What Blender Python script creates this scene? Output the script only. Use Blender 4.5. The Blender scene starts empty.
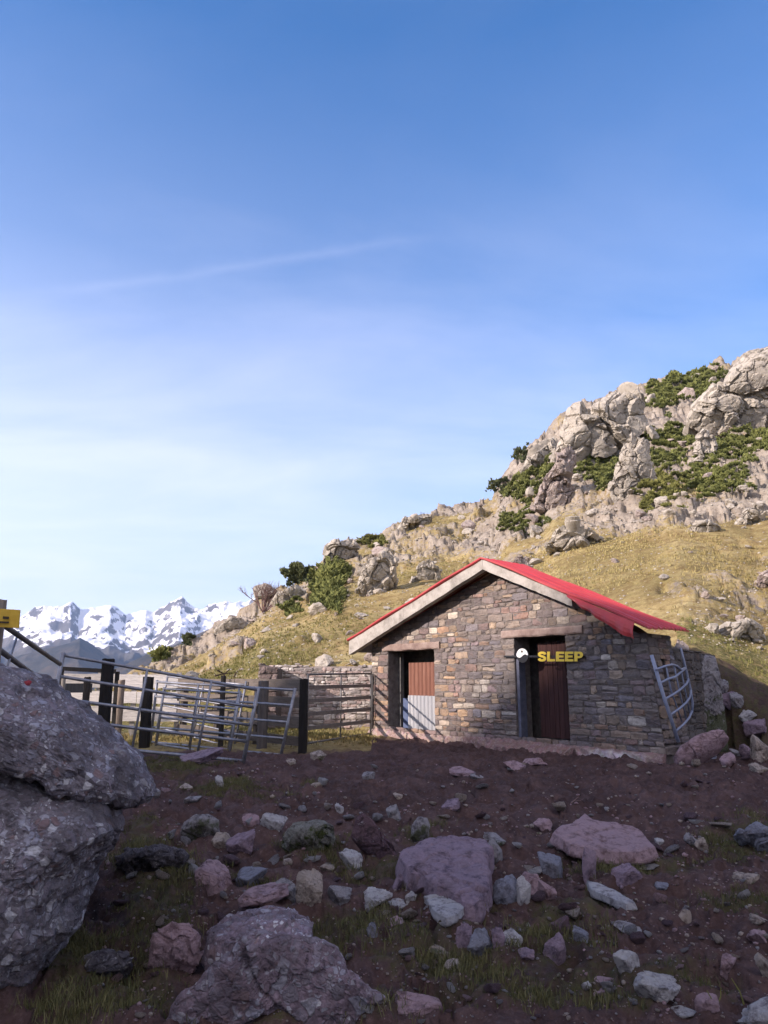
import bpy, bmesh, math, random
import numpy as np
from mathutils import Vector, Matrix
random.seed(7); RNG = np.random.default_rng(7)
SC = bpy.context.scene
COL = SC.collection
# ------------------------------------------------------------------ camera numbers
PITCH = math.atan(169/768); CP, SP = math.cos(PITCH), math.sin(PITCH)
EYE = np.array([0.0, 0.0, 1.6]); FPX = 768.0
def ray(px, py):
    u = (px-384)/FPX; v = (512-py)/FPX
    return np.array([u, CP-v*SP, SP+v*CP])
def at(px, py, Y):
    r = ray(px, py); return EYE + r*(Y/r[1])
def atz(px, py, z):
    r = ray(px, py); return EYE + r*((z-EYE[2])/r[2])
def project(P):
    q = np.asarray(P, float)-EYE
    w = q[..., 1]*CP+q[..., 2]*SP
    return 384+FPX*q[..., 0]/w, 512-FPX*(-q[..., 1]*SP+q[..., 2]*CP)/w
def px2az(px, py=681.0):
    r = ray(px, py); return math.atan2(r[0], r[1])
def px2el(px, py):
    r = ray(px, py); return r[2]/math.hypot(r[0], r[1])      # tangent of the elevation
# ------------------------------------------------------------------ numpy noise
def _h(ix, iy, iz, k=0):
    n = (ix.astype(np.int64)*374761393 + iy.astype(np.int64)*668265263 + iz.astype(np.int64)*2147483647 + k*1274126177) & 0xFFFFFFFF
    n = ((n ^ (n >> 13))*1274126177) & 0xFFFFFFFF
    n = ((n ^ (n >> 16))*2246822519) & 0xFFFFFFFF
    n = n ^ (n >> 15)
    return (n & 0xFFFFFF)/float(0xFFFFFF)
def vnoise(P, s=1.0, k=0):
    p = np.asarray(P, float)*s; i = np.floor(p); f = p-i; i = i.astype(np.int64)
    f = f*f*f*(f*(f*6-15)+10); r = 0
    for dx in (0, 1):
        wx = f[:, 0] if dx else 1-f[:, 0]
        for dy in (0, 1):
            wy = f[:, 1] if dy else 1-f[:, 1]
            for dz in (0, 1):
                wz = f[:, 2] if dz else 1-f[:, 2]
                r = r + wx*wy*wz*_h(i[:, 0]+dx, i[:, 1]+dy, i[:, 2]+dz, k)
    return r*2-1
def fbm(P, s=1.0, o=5, k=0, g=.5, ridged=False):
    r = 0; a = 1.0; t = 0
    for j in range(o):
        n = vnoise(P, s*2.03**j, k+j*17)
        r = r + a*((1-2*abs(n)) if ridged else n); t += a; a *= g
    return r/t
def voro(P, s=1.0, k=0, jit=.9):
    """nearest cell: random value, plane tilt value, F1, F2-F1"""
    p = np.asarray(P, float)*s; i = np.floor(p).astype(np.int64)
    f1 = np.full(len(p), 9.0); f2 = f1.copy(); rv = np.zeros(len(p)); tl = np.zeros(len(p))
    zr = (-1, 0, 1) if np.ptp(p[:, 2]) > 1e-9 else (0,)
    for dx in (-1, 0, 1):
        for dy in (-1, 0, 1):
            for dz in zr:
                c = i+np.array([dx, dy, dz])
                j = np.stack([_h(c[:, 0], c[:, 1], c[:, 2], k+q) for q in (1, 2, 3)], 1)
                o = p-(c+.5+(j-.5)*jit)
                if len(zr) == 1: o[:, 2] = 0
                d = np.sqrt((o*o).sum(1)); m = d < f1
                f2 = np.where(m, f1, np.minimum(f2, d))
                if m.any():
                    g = np.stack([_h(c[:, 0], c[:, 1], c[:, 2], k+q) for q in (5, 6, 7)], 1)*2-1
                    rv = np.where(m, _h(c[:, 0], c[:, 1], c[:, 2], k+4), rv)
                    tl = np.where(m, (g*o).sum(1), tl)
                f1 = np.where(m, d, f1)
    return rv, tl, f1, f2-f1
def sstep(a, b, x):
    t = np.clip((x-a)/(b-a), 0, 1); return t*t*(3-2*t)
# ------------------------------------------------------------------ object helpers
def tag(o, label=None, cat=None, group=None, kind=None):
    if label: o['label'] = label
    if cat: o['category'] = cat
    if group: o['group'] = group
    if kind: o['kind'] = kind
    return o
def obj(name, me, mat=None, parent=None, loc=None, smooth=False):
    o = bpy.data.objects.new(name, me); COL.objects.link(o)
    if mat is not None:
        for m in (mat if isinstance(mat, (list, tuple)) else [mat]): me.materials.append(m)
    if loc is not None:                                     # vertices are world coordinates: move the origin
        loc = Vector([float(c) for c in loc]); me.transform(Matrix.Translation(-loc)); o.location = loc
    if parent is not None:
        o.parent = parent
        w_ = Vector((0, 0, 0)); q = parent
        while q is not None: w_ = w_+q.location; q = q.parent
        if loc is not None: o.location = loc-w_
        else: me.transform(Matrix.Translation(-w_))
    if smooth: me.polygons.foreach_set('use_smooth', [True]*len(me.polygons))
    me.update()
    return o
def empty(name, loc, label, cat, group=None):
    o = bpy.data.objects.new(name, None); COL.objects.link(o)
    o.location = Vector([float(c) for c in loc]); o.empty_display_size = .2
    return tag(o, label, cat, group)
def mesh_np(name, V, F):
    me = bpy.data.meshes.new(name); V = np.asarray(V, np.float32); F = np.asarray(F, np.int32)
    me.vertices.add(len(V)); me.vertices.foreach_set('co', V.ravel())
    n = F.shape[1]
    me.loops.add(F.size); me.loops.foreach_set('vertex_index', F.ravel())
    me.polygons.add(len(F)); me.polygons.foreach_set('loop_start', np.arange(0, F.size, n, dtype=np.int32))
    me.update(calc_edges=True); me.validate()
    return me
def vattr(me, name, A):
    A = np.asarray(A, np.float32)
    if A.ndim == 1: A = np.stack([A, A, A, np.ones_like(A)], 1)
    elif A.shape[1] == 3: A = np.concatenate([A, np.ones((len(A), 1), np.float32)], 1)
    at_ = me.attributes.new(name, 'FLOAT_COLOR', 'POINT'); at_.data.foreach_set('color', A.ravel())
class MB:
    """collects polygons with a colour per vertex; build() links them as ONE mesh object"""
    def __init__(s): s.v = []; s.f = []; s.c = []
    def add(s, vs, fs, col=(1, 1, 1)):
        b = len(s.v); s.v += [tuple(float(q) for q in p) for p in vs]; s.f += [[b+i for i in f] for f in fs]; s.c += [col]*len(vs)
        return s
    def hexa(s, q, col=(1, 1, 1)):                            # 8 corners: bottom ring, top ring
        return s.add(q, [(3, 2, 1, 0), (4, 5, 6, 7), (0, 1, 5, 4), (1, 2, 6, 5), (2, 3, 7, 6), (3, 0, 4, 7)], col)
    def beam(s, a, b, w, h, up=(0, 0, 1), col=(1, 1, 1)):
        a, b = Vector(a), Vector(b); d = (b-a).normalized(); x = d.cross(Vector(up)).normalized(); y = x.cross(d).normalized()
        q = [e+x*(sx*w/2)+y*(sy*h/2) for e in (a, b) for sx, sy in ((-1, -1), (1, -1), (1, 1), (-1, 1))]
        return s.hexa(q, col)
    def tube(s, pts, r, n=10, col=(1, 1, 1), r2=None):
        pts = [Vector([float(c) for c in p]) for p in pts]; rings = []
        for i, p in enumerate(pts):
            d = (pts[min(i+1, len(pts)-1)]-pts[max(i-1, 0)]).normalized()
            a = d.orthogonal().normalized() if not rings else (rings[-1][1]-d*rings[-1][1].dot(d)).normalized()
            b = d.cross(a); rr = r if r2 is None else r+(r2-r)*i/(len(pts)-1)
            rings.append(([p+(a*math.cos(2*math.pi*k/n)+b*math.sin(2*math.pi*k/n))*rr for k in range(n)], a))
        vs = [v for R, _ in rings for v in R]; fs = []
        for i in range(len(rings)-1):
            for k in range(n): fs.append((i*n+k, i*n+(k+1) % n, (i+1)*n+(k+1) % n, (i+1)*n+k))
        fs.append(tuple(range(n-1, -1, -1))); fs.append(tuple((len(rings)-1)*n+k for k in range(n)))
        return s.add(vs, fs, col)
    def build(s, name, mat, parent=None, loc=None, smooth=False, bevel=0):
        me = bpy.data.meshes.new(name); me.from_pydata(s.v, [], s.f); me.update()
        vattr(me, 'tint', np.array(s.c))
        bm = bmesh.new(); bm.from_mesh(me); bmesh.ops.recalc_face_normals(bm, faces=bm.faces); bm.to_mesh(me); bm.free()
        o = obj(name, me, mat, parent, loc, smooth)
        if bevel:
            b = o.modifiers.new('bevel', 'BEVEL'); b.width = bevel; b.segments = 2; b.limit_method = 'ANGLE'
        return o
# ------------------------------------------------------------------ materials
class N:
    """tiny node builder"""
    def __init__(s, name, rough=.9, spec=.3):
        s.m = bpy.data.materials.new(name); s.m.use_nodes = True; s.t = s.m.node_tree; s.b = s.t.nodes['Principled BSDF']
        s.b.inputs['Roughness'].default_value = rough; s.b.inputs['Specular IOR Level'].default_value = spec
        s.co = s.t.nodes.new('ShaderNodeTexCoord').outputs['Object']
    def L(s, a, b): s.t.links.new(a, b)
    def n(s, typ, ins=None, **kw):
        d = s.t.nodes.new('ShaderNode'+typ)
        for k, v in kw.items(): setattr(d, k, v)
        for k, v in (ins or {}).items():
            if hasattr(v, 'is_linked') or hasattr(v, 'links'): s.L(v, d.inputs[k])
            else: d.inputs[k].default_value = v
        return d
    def pos(s): return s.n('NewGeometry').outputs['Position']
    def noise(s, scale, detail=6, rough=.6, vec=None, dist=0):
        return s.n('TexNoise', {'Scale': scale, 'Detail': detail, 'Roughness': rough, 'Distortion': dist, 'Vector': vec if vec is not None else s.co}).outputs['Fac']
    def vor(s, scale, vec=None, feature='F1', out='Color', rnd=1.0):
        return s.n('TexVoronoi', {'Scale': scale, 'Vector': vec if vec is not None else s.co, 'Randomness': rnd}, feature=feature).outputs[out]
    def scalevec(s, v, sc):
        return s.n('Mapping', {'Vector': v, 'Scale': sc}).outputs[0]
    def ramp(s, fac, stops, interp='LINEAR'):
        d = s.t.nodes.new('ShaderNodeValToRGB'); e = d.color_ramp; e.interpolation = interp
        while len(e.elements) < len(stops): e.elements.new(.5)
        for q, (p, c) in zip(e.elements, stops):
            q.position = p; q.color = (*(c if isinstance(c, (tuple, list)) else (c, c, c)), 1)
        s.L(fac, d.inputs['Fac']); return d.outputs['Color']
    def mix(s, f, a, b, mode='MIX'):
        d = s.t.nodes.new('ShaderNodeMix'); d.data_type = 'RGBA'; d.blend_type = mode
        for v, k in ((f, 0), (a, 6), (b, 7)):
            if hasattr(v, 'links'): s.L(v, d.inputs[k])
            else: d.inputs[k].default_value = v if k == 0 else (*v, 1)
        return d.outputs[2]
    def math(s, op, a, b=0.0, clamp=False):
        d = s.t.nodes.new('ShaderNodeMath'); d.operation = op; d.use_clamp = clamp
        for v, k in ((a, 0), (b, 1)):
            if hasattr(v, 'links'): s.L(v, d.inputs[k])
            else: d.inputs[k].default_value = v
        return d.outputs[0]
    def attr(s, name, out='Color'):
        return s.n('Attribute', attribute_name=name).outputs[out]
    def sep(s, c):
        return s.n('SeparateColor', {'Color': c}).outputs
    def bump(s, h, strength=.5, dist=.02, prev=None):
        i = {'Height': h, 'Strength': strength, 'Distance': dist}
        if prev is not None: i['Normal'] = prev
        return s.n('Bump', i).outputs['Normal']
    def done(s, col, normal=None, rough=None):
        if hasattr(col, 'links'): s.L(col, s.b.inputs['Base Color'])
        else: s.b.inputs['Base Color'].default_value = (*col, 1)
        if normal is not None: s.L(normal, s.b.inputs['Normal'])
        if rough is not None: s.L(rough, s.b.inputs['Roughness'])
        return s.m
MAT = {}
def rock_mat(name, base, alt, dark, light, scale=6, lich=(.5, .5, .48), lich_amt=.62, moss=None):
    n = N(name, .92, .2)
    a = n.noise(scale*.35, 8, .65); b = n.noise(scale*2.2, 6, .7); c = n.noise(scale*9, 5, .7)
    col = n.mix(n.ramp(a, [(.35, 0), (.65, 1)]), base, alt)
    col = n.mix(n.ramp(b, [(.36, 1), (.5, 0)]), col, dark)
    col = n.mix(n.ramp(c, [(.55, 0), (.75, .7)]), col, light)
    l = n.noise(scale*3.1, 7, .75, dist=.6)
    col = n.mix(n.ramp(l, [(lich_amt, 0), (lich_amt+.05, .85)]), col, lich)
    col = n.mix(n.ramp(n.noise(scale*.6, 7, .68), [(.33, .5), (.48, 0)]), col, (.115, .08, .08)) if scale > 2 else col
    if moss is not None:
        z = n.n('SeparateXYZ', {'Vector': n.co}).outputs[2]
        g = n.noise(scale*.9, 6, .65)
        col = n.mix(n.ramp(n.math('ADD', g, n.math('MULTIPLY', z, -.35)), [(.52, 0), (.6, moss)]), col, (.045, .058, .014))
    nb = n.bump(n.noise(scale*1.5, 10, .72), .6, .06); nb = n.bump(n.noise(scale*6, 8, .7), .6, .02, nb); nb = n.bump(n.noise(scale*20, 4, .7), .45, .006, nb)
    MAT[name] = n.done(col, nb); return MAT[name]
def conglomerate(name, matrix, clasts, lump=9.0):
    n = N(name, .9, .25)
    wv = n.mix(.06, n.co, n.n('TexNoise', {'Scale': 9.0, 'Vector': n.co, 'Detail': 4}).outputs['Color'])
    big = n.vor(lump*1.7, wv); bd = n.vor(lump*1.7, wv, 'DISTANCE_TO_EDGE', 'Distance')
    sm = n.vor(lump*4.6, wv); sd = n.vor(lump*4.6, wv, 'DISTANCE_TO_EDGE', 'Distance')
    rb = n.sep(big)[0]; rs = n.sep(sm)[1]
    cb = n.ramp(rb, clasts, 'CONSTANT'); cs = n.ramp(rs, clasts, 'CONSTANT')
    ms = n.math('MULTIPLY', n.ramp(sd, [(.06, 0), (.16, 1)]), n.ramp(n.sep(sm)[2], [(.45, 0), (.5, 1)]))
    mb = n.math('MULTIPLY', n.ramp(bd, [(.04, 0), (.12, 1)]), n.ramp(n.sep(big)[1], [(.52, 0), (.56, 1)]))
    mtx = n.mix(n.ramp(n.noise(38, 6, .7), [(.35, 0), (.65, 1)]), matrix, [min(1, c*2.2+.02) for c in matrix])
    col = n.mix(ms, mtx, cs); col = n.mix(mb, col, cb)
    col = n.mix(n.ramp(n.noise(3.0, 8, .65), [(.42, .75), (.58, 0)]), col, [c*.7 for c in matrix])
    li = n.noise(7, 8, .75, dist=.5)
    col = n.mix(n.ramp(li, [(.60, 0), (.66, .55)]), col, (.34, .34, .36))
    col = n.mix(n.ramp(n.noise(5.0, 7, .7), [(.66, 0), (.72, .4)]), col, (.16, .105, .105))
    h = n.math('ADD', n.math('MULTIPLY', mb, .8), n.math('MULTIPLY', ms, .5))
    nb = n.bump(h, .6, .02); nb = n.bump(n.noise(26, 9, .75), .7, .025, nb)
    MAT[name] = n.done(col, nb); return MAT[name]
def make_materials():
    rock_mat('mauve_rock', (.265, .195, .24), (.21, .16, .20), (.10, .075, .105), (.36, .27, .34), 5, (.30, .25, .29), .64)
    rock_mat('pink_rock', (.34, .235, .255), (.28, .20, .225), (.14, .085, .09), (.38, .27, .27), 5, (.36, .31, .31), .66)
    rock_mat('purple_rock', (.13, .08, .095), (.10, .065, .085), (.05, .035, .04), (.2, .13, .15), 6, (.36, .34, .36), .60)
    rock_mat('grey_rock', (.29, .28, .29), (.21, .20, .22), (.07, .065, .075), (.36, .35, .36), 6, (.40, .40, .40), .62, .8)
    rock_mat('green_grey_rock', (.20, .21, .185), (.16, .155, .145), (.07, .065, .06), (.34, .34, .32), 6, (.36, .37, .33), .60, 1.0)
    rock_mat('white_rock', (.45, .445, .45), (.35, .34, .36), (.16, .15, .165), (.58, .57, .57), 7, (.52, .51, .47), .60)
    rock_mat('blue_rock', (.225, .235, .285), (.19, .195, .24), (.09, .095, .115), (.3, .32, .38), 7, (.36, .37, .4), .64)
    rock_mat('tan_rock', (.38, .33, .285), (.30, .25, .225), (.11, .08, .07), (.4, .35, .3), 6, (.42, .4, .35), .62, .8)
    rock_mat('slate_rock', (.125, .115, .13), (.085, .08, .095), (.035, .03, .04), (.30, .29, .31), 7, (.40, .39, .39), .58)
    rock_mat('hill_rock', (.42, .38, .32), (.34, .315, .27), (.20, .18, .155), (.50, .46, .40), 1.2, (.48, .45, .39), .60)
    rock_mat('hill_rock_pink', (.37, .305, .265), (.30, .26, .235), (.17, .13, .125), (.42, .37, .34), 1.8, (.44, .42, .39), .60)
    cl = [(0, (.19, .17, .20)), (.22, (.36, .36, .41)), (.42, (.25, .22, .26)), (.6, (.50, .50, .53)), (.7, (.30, .30, .36)), (.85, (.22, .155, .16)), (.92, (.14, .12, .14))]
    conglomerate('conglomerate_rock', (.105, .096, .110), cl, 13)
    conglomerate('coarse_conglomerate', (.125, .095, .115), cl, 9)
    # stone of the hut: colour of each stone from the tint attribute
    n = N('hut_stone', .93, .2); t = n.attr('tint')
    col = n.mix(n.ramp(n.noise(7, 8, .7), [(.35, .5), (.6, 0)]), t, (.07, .058, .055))
    col = n.mix(n.ramp(n.noise(22, 6, .7), [(.58, 0), (.72, .45)]), col, (.42, .39, .36))
    col = n.mix(n.ramp(n.noise(3.5, 5, .6), [(.56, 0), (.66, .4)]), col, (.16, .10, .07))
    col = n.mix(n.ramp(n.noise(1.1, 6, .65), [(.42, 0), (.62, .45)]), col, (.13, .115, .115))
    nb = n.bump(n.noise(16, 9, .7), .9, .04); nb = n.bump(n.noise(70, 4, .7), .6, .008, nb)
    MAT['hut_stone'] = n.done(col, nb)
    n = N('mortar', .95, .15)
    col = n.ramp(n.noise(9, 8, .7), [(.3, (.09, .075, .07)), (.55, (.17, .15, .138)), (.75, (.26, .235, .215))])
    MAT['mortar'] = n.done(col, n.bump(n.noise(30, 8, .7), .8, .03))
    n = N('pale_mortar', .95, .15)
    MAT['pale_mortar'] = n.done(n.ramp(n.noise(9, 8, .7), [(.3, (.18, .15, .135)), (.55, (.32, .275, .25)), (.75, (.42, .37, .34))]), n.bump(n.noise(30, 8, .7), .8, .03))
    n = N('dark_interior', .95, .1); MAT['dark_interior'] = n.done(n.ramp(n.noise(5, 6, .6), [(.3, (.03, .026, .024)), (.7, (.07, .06, .055))]))
    n = N('stained_concrete', .92, .2); t = n.attr('tint')
    col = n.mix(n.ramp(n.noise(5, 8, .7), [(.38, 0), (.6, .8)]), t, (.20, .125, .115))
    col = n.mix(n.ramp(n.noise(24, 6, .7), [(.5, 0), (.7, .5)]), col, (.5, .46, .44))
    MAT['stained_concrete'] = n.done(col, n.bump(n.noise(18, 9, .72), .8, .03))
    n = N('weathered_board', .9, .2)
    v = n.scalevec(n.co, (1, 1, 6))
    col = n.ramp(n.noise(3, 8, .7), [(.25, (.14, .125, .11)), (.5, (.35, .325, .29)), (.8, (.50, .47, .43))])
    col = n.mix(n.ramp(n.noise(14, 7, .7), [(.55, 0), (.7, .6)]), col, (.16, .14, .12))
    MAT['weathered_board'] = n.done(col, n.bump(n.noise(20, 8, .7, v), .4, .01))
    n = N('lintel_stone', .92, .2)
    col = n.ramp(n.noise(4, 8, .7), [(.3, (.16, .11, .095)), (.5, (.25, .185, .16)), (.75, (.36, .29, .25))])
    MAT['lintel_stone'] = n.done(col, n.bump(n.noise(20, 8, .7), .6, .015))
    n = N('red_sheet', .42, .4)
    col = n.ramp(n.noise(2.2, 8, .65), [(.3, (.36, .036, .04)), (.6, (.45, .050, .054)), (.85, (.49, .09, .085))])
    col = n.mix(n.ramp(n.noise(9, 8, .75), [(.60, 0), (.72, .55)]), col, (.20, .05, .045))
    col = n.mix(n.ramp(n.noise(2.6, 8, .72, n.scalevec(n.co, (.5, .5, 5))), [(.52, 0), (.68, .55)]), col, (.30, .10, .085))
    MAT['red_sheet'] = n.done(col, n.bump(n.noise(3, 4, .6), .25, .02), n.ramp(n.noise(6, 5), [(.3, .35), (.7, .6)]))
    n = N('rusty_red_sheet', .6, .3); v = n.scalevec(n.co, (6, 6, .5))
    col = n.ramp(n.noise(2.5, 7, .7, v), [(.3, (.12, .045, .03)), (.55, (.20, .085, .055)), (.8, (.28, .15, .105))])
    MAT['rusty_red_sheet'] = n.done(col, n.bump(n.noise(12, 6), .2, .01))
    n = N('galvanised_sheet', .5, .5); n.b.inputs['Metallic'].default_value = .35; v = n.scalevec(n.co, (6, 6, .6))
    col = n.ramp(n.noise(3, 7, .7, v), [(.3, (.30, .31, .33)), (.6, (.36, .37, .385)), (.8, (.36, .33, .31))])
    MAT['galvanised_sheet'] = n.done(col, n.bump(n.noise(12, 6), .2, .01))
    n = N('blue_door_frame', .6, .3); MAT['blue_frame'] = n.done(n.ramp(n.noise(6, 7, .7), [(.3, (.05, .075, .15)), (.7, (.10, .13, .21))]))
    n = N('grey_blue_frame', .7, .3); MAT['grey_frame'] = n.done(n.ramp(n.noise(6, 7, .7), [(.3, (.06, .068, .10)), (.7, (.13, .14, .19))]))
    n = N('dark_red_planks', .75, .25); v = n.scalevec(n.co, (9, 9, .6))
    col = n.mix(1, n.ramp(n.noise(3, 8, .7, v), [(.3, (.35, .3, .3)), (.7, (1, 1, 1))]), n.attr('tint'), 'MULTIPLY')
    MAT['dark_red_planks'] = n.done(col, n.bump(n.noise(6, 8, .7, v), .5, .01))
    n = N('fence_wood', .9, .15); v = n.scalevec(n.co, (2, 2, 14))
    col = n.mix(1, n.ramp(n.noise(2.2, 8, .7, v), [(.25, (.45, .43, .42)), (.5, (.85, .83, .8)), (.8, (1.15, 1.1, 1.05))]), n.attr('tint'), 'MULTIPLY')
    col = n.mix(n.ramp(n.noise(6, 6, .7), [(.6, 0), (.75, .5)]), col, (.07, .06, .05))
    MAT['fence_wood'] = n.done(col, n.bump(n.noise(5, 8, .7, v), .6, .012))
    n = N('post_wood', .9, .15); v = n.scalevec(n.co, (12, 12, 1.2))
    col = n.mix(1, n.ramp(n.noise(2.2, 8, .7, v), [(.25, (.4, .4, .4)), (.5, (.85, .83, .8)), (.8, (1.2, 1.15, 1.1))]), n.attr('tint'), 'MULTIPLY')
    MAT['post_wood'] = n.done(col, n.bump(n.noise(5, 8, .7, v), .7, .015))
    n = N('galvanised_tube', .42, .5); n.b.inputs['Metallic'].default_value = .55
    col = n.ramp(n.noise(7, 7, .7), [(.3, (.14, .15, .175)), (.55, (.245, .255, .29)), (.72, (.32, .33, .36)), (.85, (.20, .15, .12))])
    MAT['galvanised_tube'] = n.done(col, None, n.ramp(n.noise(12, 5), [(.3, .35), (.7, .65)]))
    n = N('dark_tube', .5, .4)
    MAT['dark_tube'] = n.done(n.ramp(n.noise(9, 7, .7), [(.3, (.06, .06, .065)), (.65, (.14, .135, .13)), (.8, (.19, .12, .08))]))
    n = N('blue_tube', .45, .4)
    MAT['blue_tube'] = n.done(n.ramp(n.noise(9, 7, .7), [(.3, (.15, .18, .27)), (.65, (.24, .28, .38)), (.82, (.22, .2, .2))]))
    n = N('yellow_sign', .5, .4); MAT['yellow_sign'] = n.done(n.ramp(n.noise(8, 6, .7), [(.3, (.50, .30, .02)), (.65, (.62, .40, .04)), (.85, (.4, .25, .06))]))
    n = N('yellow_letter', .45, .4); MAT['yellow_letter'] = n.done((.88, .63, .06))
    n = N('black_paint', .5, .4); MAT['black_paint'] = n.done((.012, .012, .014))
    n = N('white_paint', .5, .4); MAT['white_paint'] = n.done((.85, .86, .83))
    n = N('sign_print', .6, .3); MAT['sign_print'] = n.done((.05, .035, .02))
    n = N('red_cloth', .9, .1); MAT['red_cloth'] = n.done(n.ramp(n.noise(40, 5), [(.3, (.16, .02, .03)), (.7, (.32, .06, .07))]))
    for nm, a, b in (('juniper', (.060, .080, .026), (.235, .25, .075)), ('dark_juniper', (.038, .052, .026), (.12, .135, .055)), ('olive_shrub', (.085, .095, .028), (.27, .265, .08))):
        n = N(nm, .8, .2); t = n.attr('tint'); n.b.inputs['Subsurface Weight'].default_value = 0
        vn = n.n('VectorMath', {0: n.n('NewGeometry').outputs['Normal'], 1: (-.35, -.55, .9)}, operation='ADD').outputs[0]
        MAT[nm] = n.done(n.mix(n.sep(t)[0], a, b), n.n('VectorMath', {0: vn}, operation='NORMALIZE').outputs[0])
    n = N('shrub_stem', .9, .1); MAT['shrub_stem'] = n.done((.07, .05, .035))
    n = N('bare_twig', .9, .1); MAT['bare_twig'] = n.done((.17, .11, .10))
    n = N('grey_twig', .9, .1); MAT['grey_twig'] = n.done((.16, .14, .14))
    n = N('grass_blade', .7, .25); t = n.sep(n.attr('tint'))
    MAT['grass_blade'] = n.done(n.mix(t[0], (.04, .048, .016), (.13, .12, .05)))
    n = N('dry_grass_blade', .8, .2); t = n.sep(n.attr('tint'))
    MAT['dry_grass_blade'] = n.done(n.mix(t[1], n.mix(t[0], (.20, .155, .062), (.40, .33, .145)), (.15, .15, .045)))
    # ground: mask R mud, G rock, B green
    n = N('ground_cover', .95, .15); P = n.pos(); m = n.sep(n.attr('mask'))
    mud = n.ramp(n.noise(1.7, 10, .68, P), [(.28, (.036, .022, .021)), (.5, (.072, .043, .040)), (.72, (.118, .074, .069))])
    mud = n.mix(n.ramp(n.noise(23, 7, .7, P), [(.52, 0), (.72, .6)]), mud, (.19, .13, .12))
    mud = n.mix(n.ramp(n.noise(9, 8, .7, P), [(.33, .8), (.47, 0)]), mud, (.034, .021, .021))
    gr = n.ramp(n.noise(.55, 10, .66, P), [(.28, (.17, .12, .048)), (.48, (.33, .255, .115)), (.62, (.39, .32, .155)), (.8, (.22, .195, .075))])
    gr = n.mix(n.ramp(n.noise(.21, 8, .7, P), [(.42, .7), (.58, 0)]), gr, (.15, .125, .045))
    gr = n.mix(n.ramp(n.noise(3.2, 8, .72, P), [(.38, .75), (.56, 0)]), gr, (.135, .085, .035))
    gr = n.mix(n.ramp(n.noise(12, 6, .72, P), [(.5, 0), (.68, .6)]), gr, (.40, .32, .155))
    gn = n.ramp(n.noise(2.3, 9, .7, P), [(.3, (.040, .045, .012)), (.55, (.085, .09, .022)), (.75, (.145, .135, .042))])
    fg = n.ramp(n.noise(7, 9, .72, P), [(.3, (.050, .036, .028)), (.5, (.062, .055, .026)), (.72, (.088, .088, .036))])
    rk = n.ramp(n.noise(.9, 10, .7, P), [(.28, (.14, .115, .095)), (.45, (.27, .23, .185)), (.62, (.36, .315, .26)), (.8, (.43, .39, .33))])
    rk = n.mix(n.ramp(n.noise(5, 8, .75, P), [(.35, .75), (.5, 0)]), rk, (.10, .085, .075))
    edge = n.noise(4.5, 8, .7, P)
    def soft(mask, w=.5):
        return n.ramp(n.math('ADD', mask, n.math('MULTIPLY', n.math('SUBTRACT', edge, .5), w*2)), [(.4, 0), (.6, 1)])
    gsoft = n.math('MULTIPLY', soft(m[2], .8), n.ramp(n.noise(13, 8, .72, P), [(.4, .25), (.6, 1)]))
    col = n.mix(gsoft, gr, gn); col = n.mix(soft(m[1], .6), col, rk)
    col = n.mix(soft(m[0], .3), col, n.mix(gsoft, mud, fg))
    n1 = n.bump(n.noise(6, 10, .72, P), .7, .07); n1 = n.bump(n.noise(45, 6, .7, P), .6, .015, n1)
    MAT['ground_cover'] = n.done(col, n1)
    # far mountains
    n = N('mountain_ground', .95, .1); P = n.pos(); m = n.sep(n.attr('mask'))
    ed = n.noise(.012, 10, .72, P); ed2 = n.noise(.05, 8, .7, P)
    snow = n.ramp(n.math('ADD', m[0], n.math('ADD', n.math('MULTIPLY', n.math('SUBTRACT', ed, .5), 1.2), n.math('MULTIPLY', n.math('SUBTRACT', ed2, .5), .3))), [(.46, 0), (.56, 1)])
    rock = n.ramp(n.noise(.008, 10, .7, P), [(.3, (.09, .085, .085)), (.6, (.17, .155, .145)), (.8, (.24, .22, .2))])
    low = n.ramp(n.noise(.006, 10, .7, P), [(.3, (.022, .026, .022)), (.5, (.055, .048, .036)), (.7, (.12, .09, .06))])
    col = n.mix(m[1], rock, low); col = n.mix(snow, col, (.82, .83, .86))
    MAT['mountain_ground'] = n.done(col, n.bump(ed2, .6, 12))
    for nm, a, b, c in (('red_stub', (.2, .1, .08), (.3, .2, .18), (.1, .06, .05)),):
        pass
make_materials()
# ================================================================== terrain
HZ = .35                                            # ground level at the hut
PR = np.array([4.433, 12.551, 0.0]); TL = np.array([-.5955, .8034, 0.0]); DN = np.array([.8034, .5955, 0.0]); DS = np.array([.66, .751, 0.0])
WL = 7.92
def H(s, d, z):
    """hut coordinates: s along the front wall from its near right corner, d into the hut, z above its base"""
    s, d, z = float(s), float(d), float(z)
    return PR+TL*s+(DN*d if d <= 0 else DS*d)+np.array([0, 0, HZ+z])
SKY = [(-900, 705, 45), (-60, 704, 45), (0, 702, 45), (60, 698, 46), (110, 688, 48), (150, 667, 52), (172, 655, 54), (200, 642, 56), (222, 626, 57), (240, 616, 58), (262, 600, 58), (285, 589, 59), (300, 580, 60), (318, 568, 60),
       (330, 558, 61), (350, 548, 62), (370, 543, 63), (400, 527, 66), (430, 514, 68), (460, 508, 70), (480, 501, 72), (500, 494, 74), (515, 472, 75), (530, 458, 76), (550, 443, 77), (560, 425, 78), (575, 415, 79), (600, 404, 80), (625, 394, 81), (645, 386, 82),
       (670, 380, 83), (700, 374, 85), (722, 368, 86), (745, 358, 88), (768, 352, 90), (840, 325, 92), (1000, 270, 95), (1500, 240, 98), (3000, 260, 100)]
S_AZ = np.array([px2az(a) for a, b, c in SKY]); S_TE = np.array([px2el(a, b) for a, b, c in SKY]); S_R = np.array([c for a, b, c in SKY], float)
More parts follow.
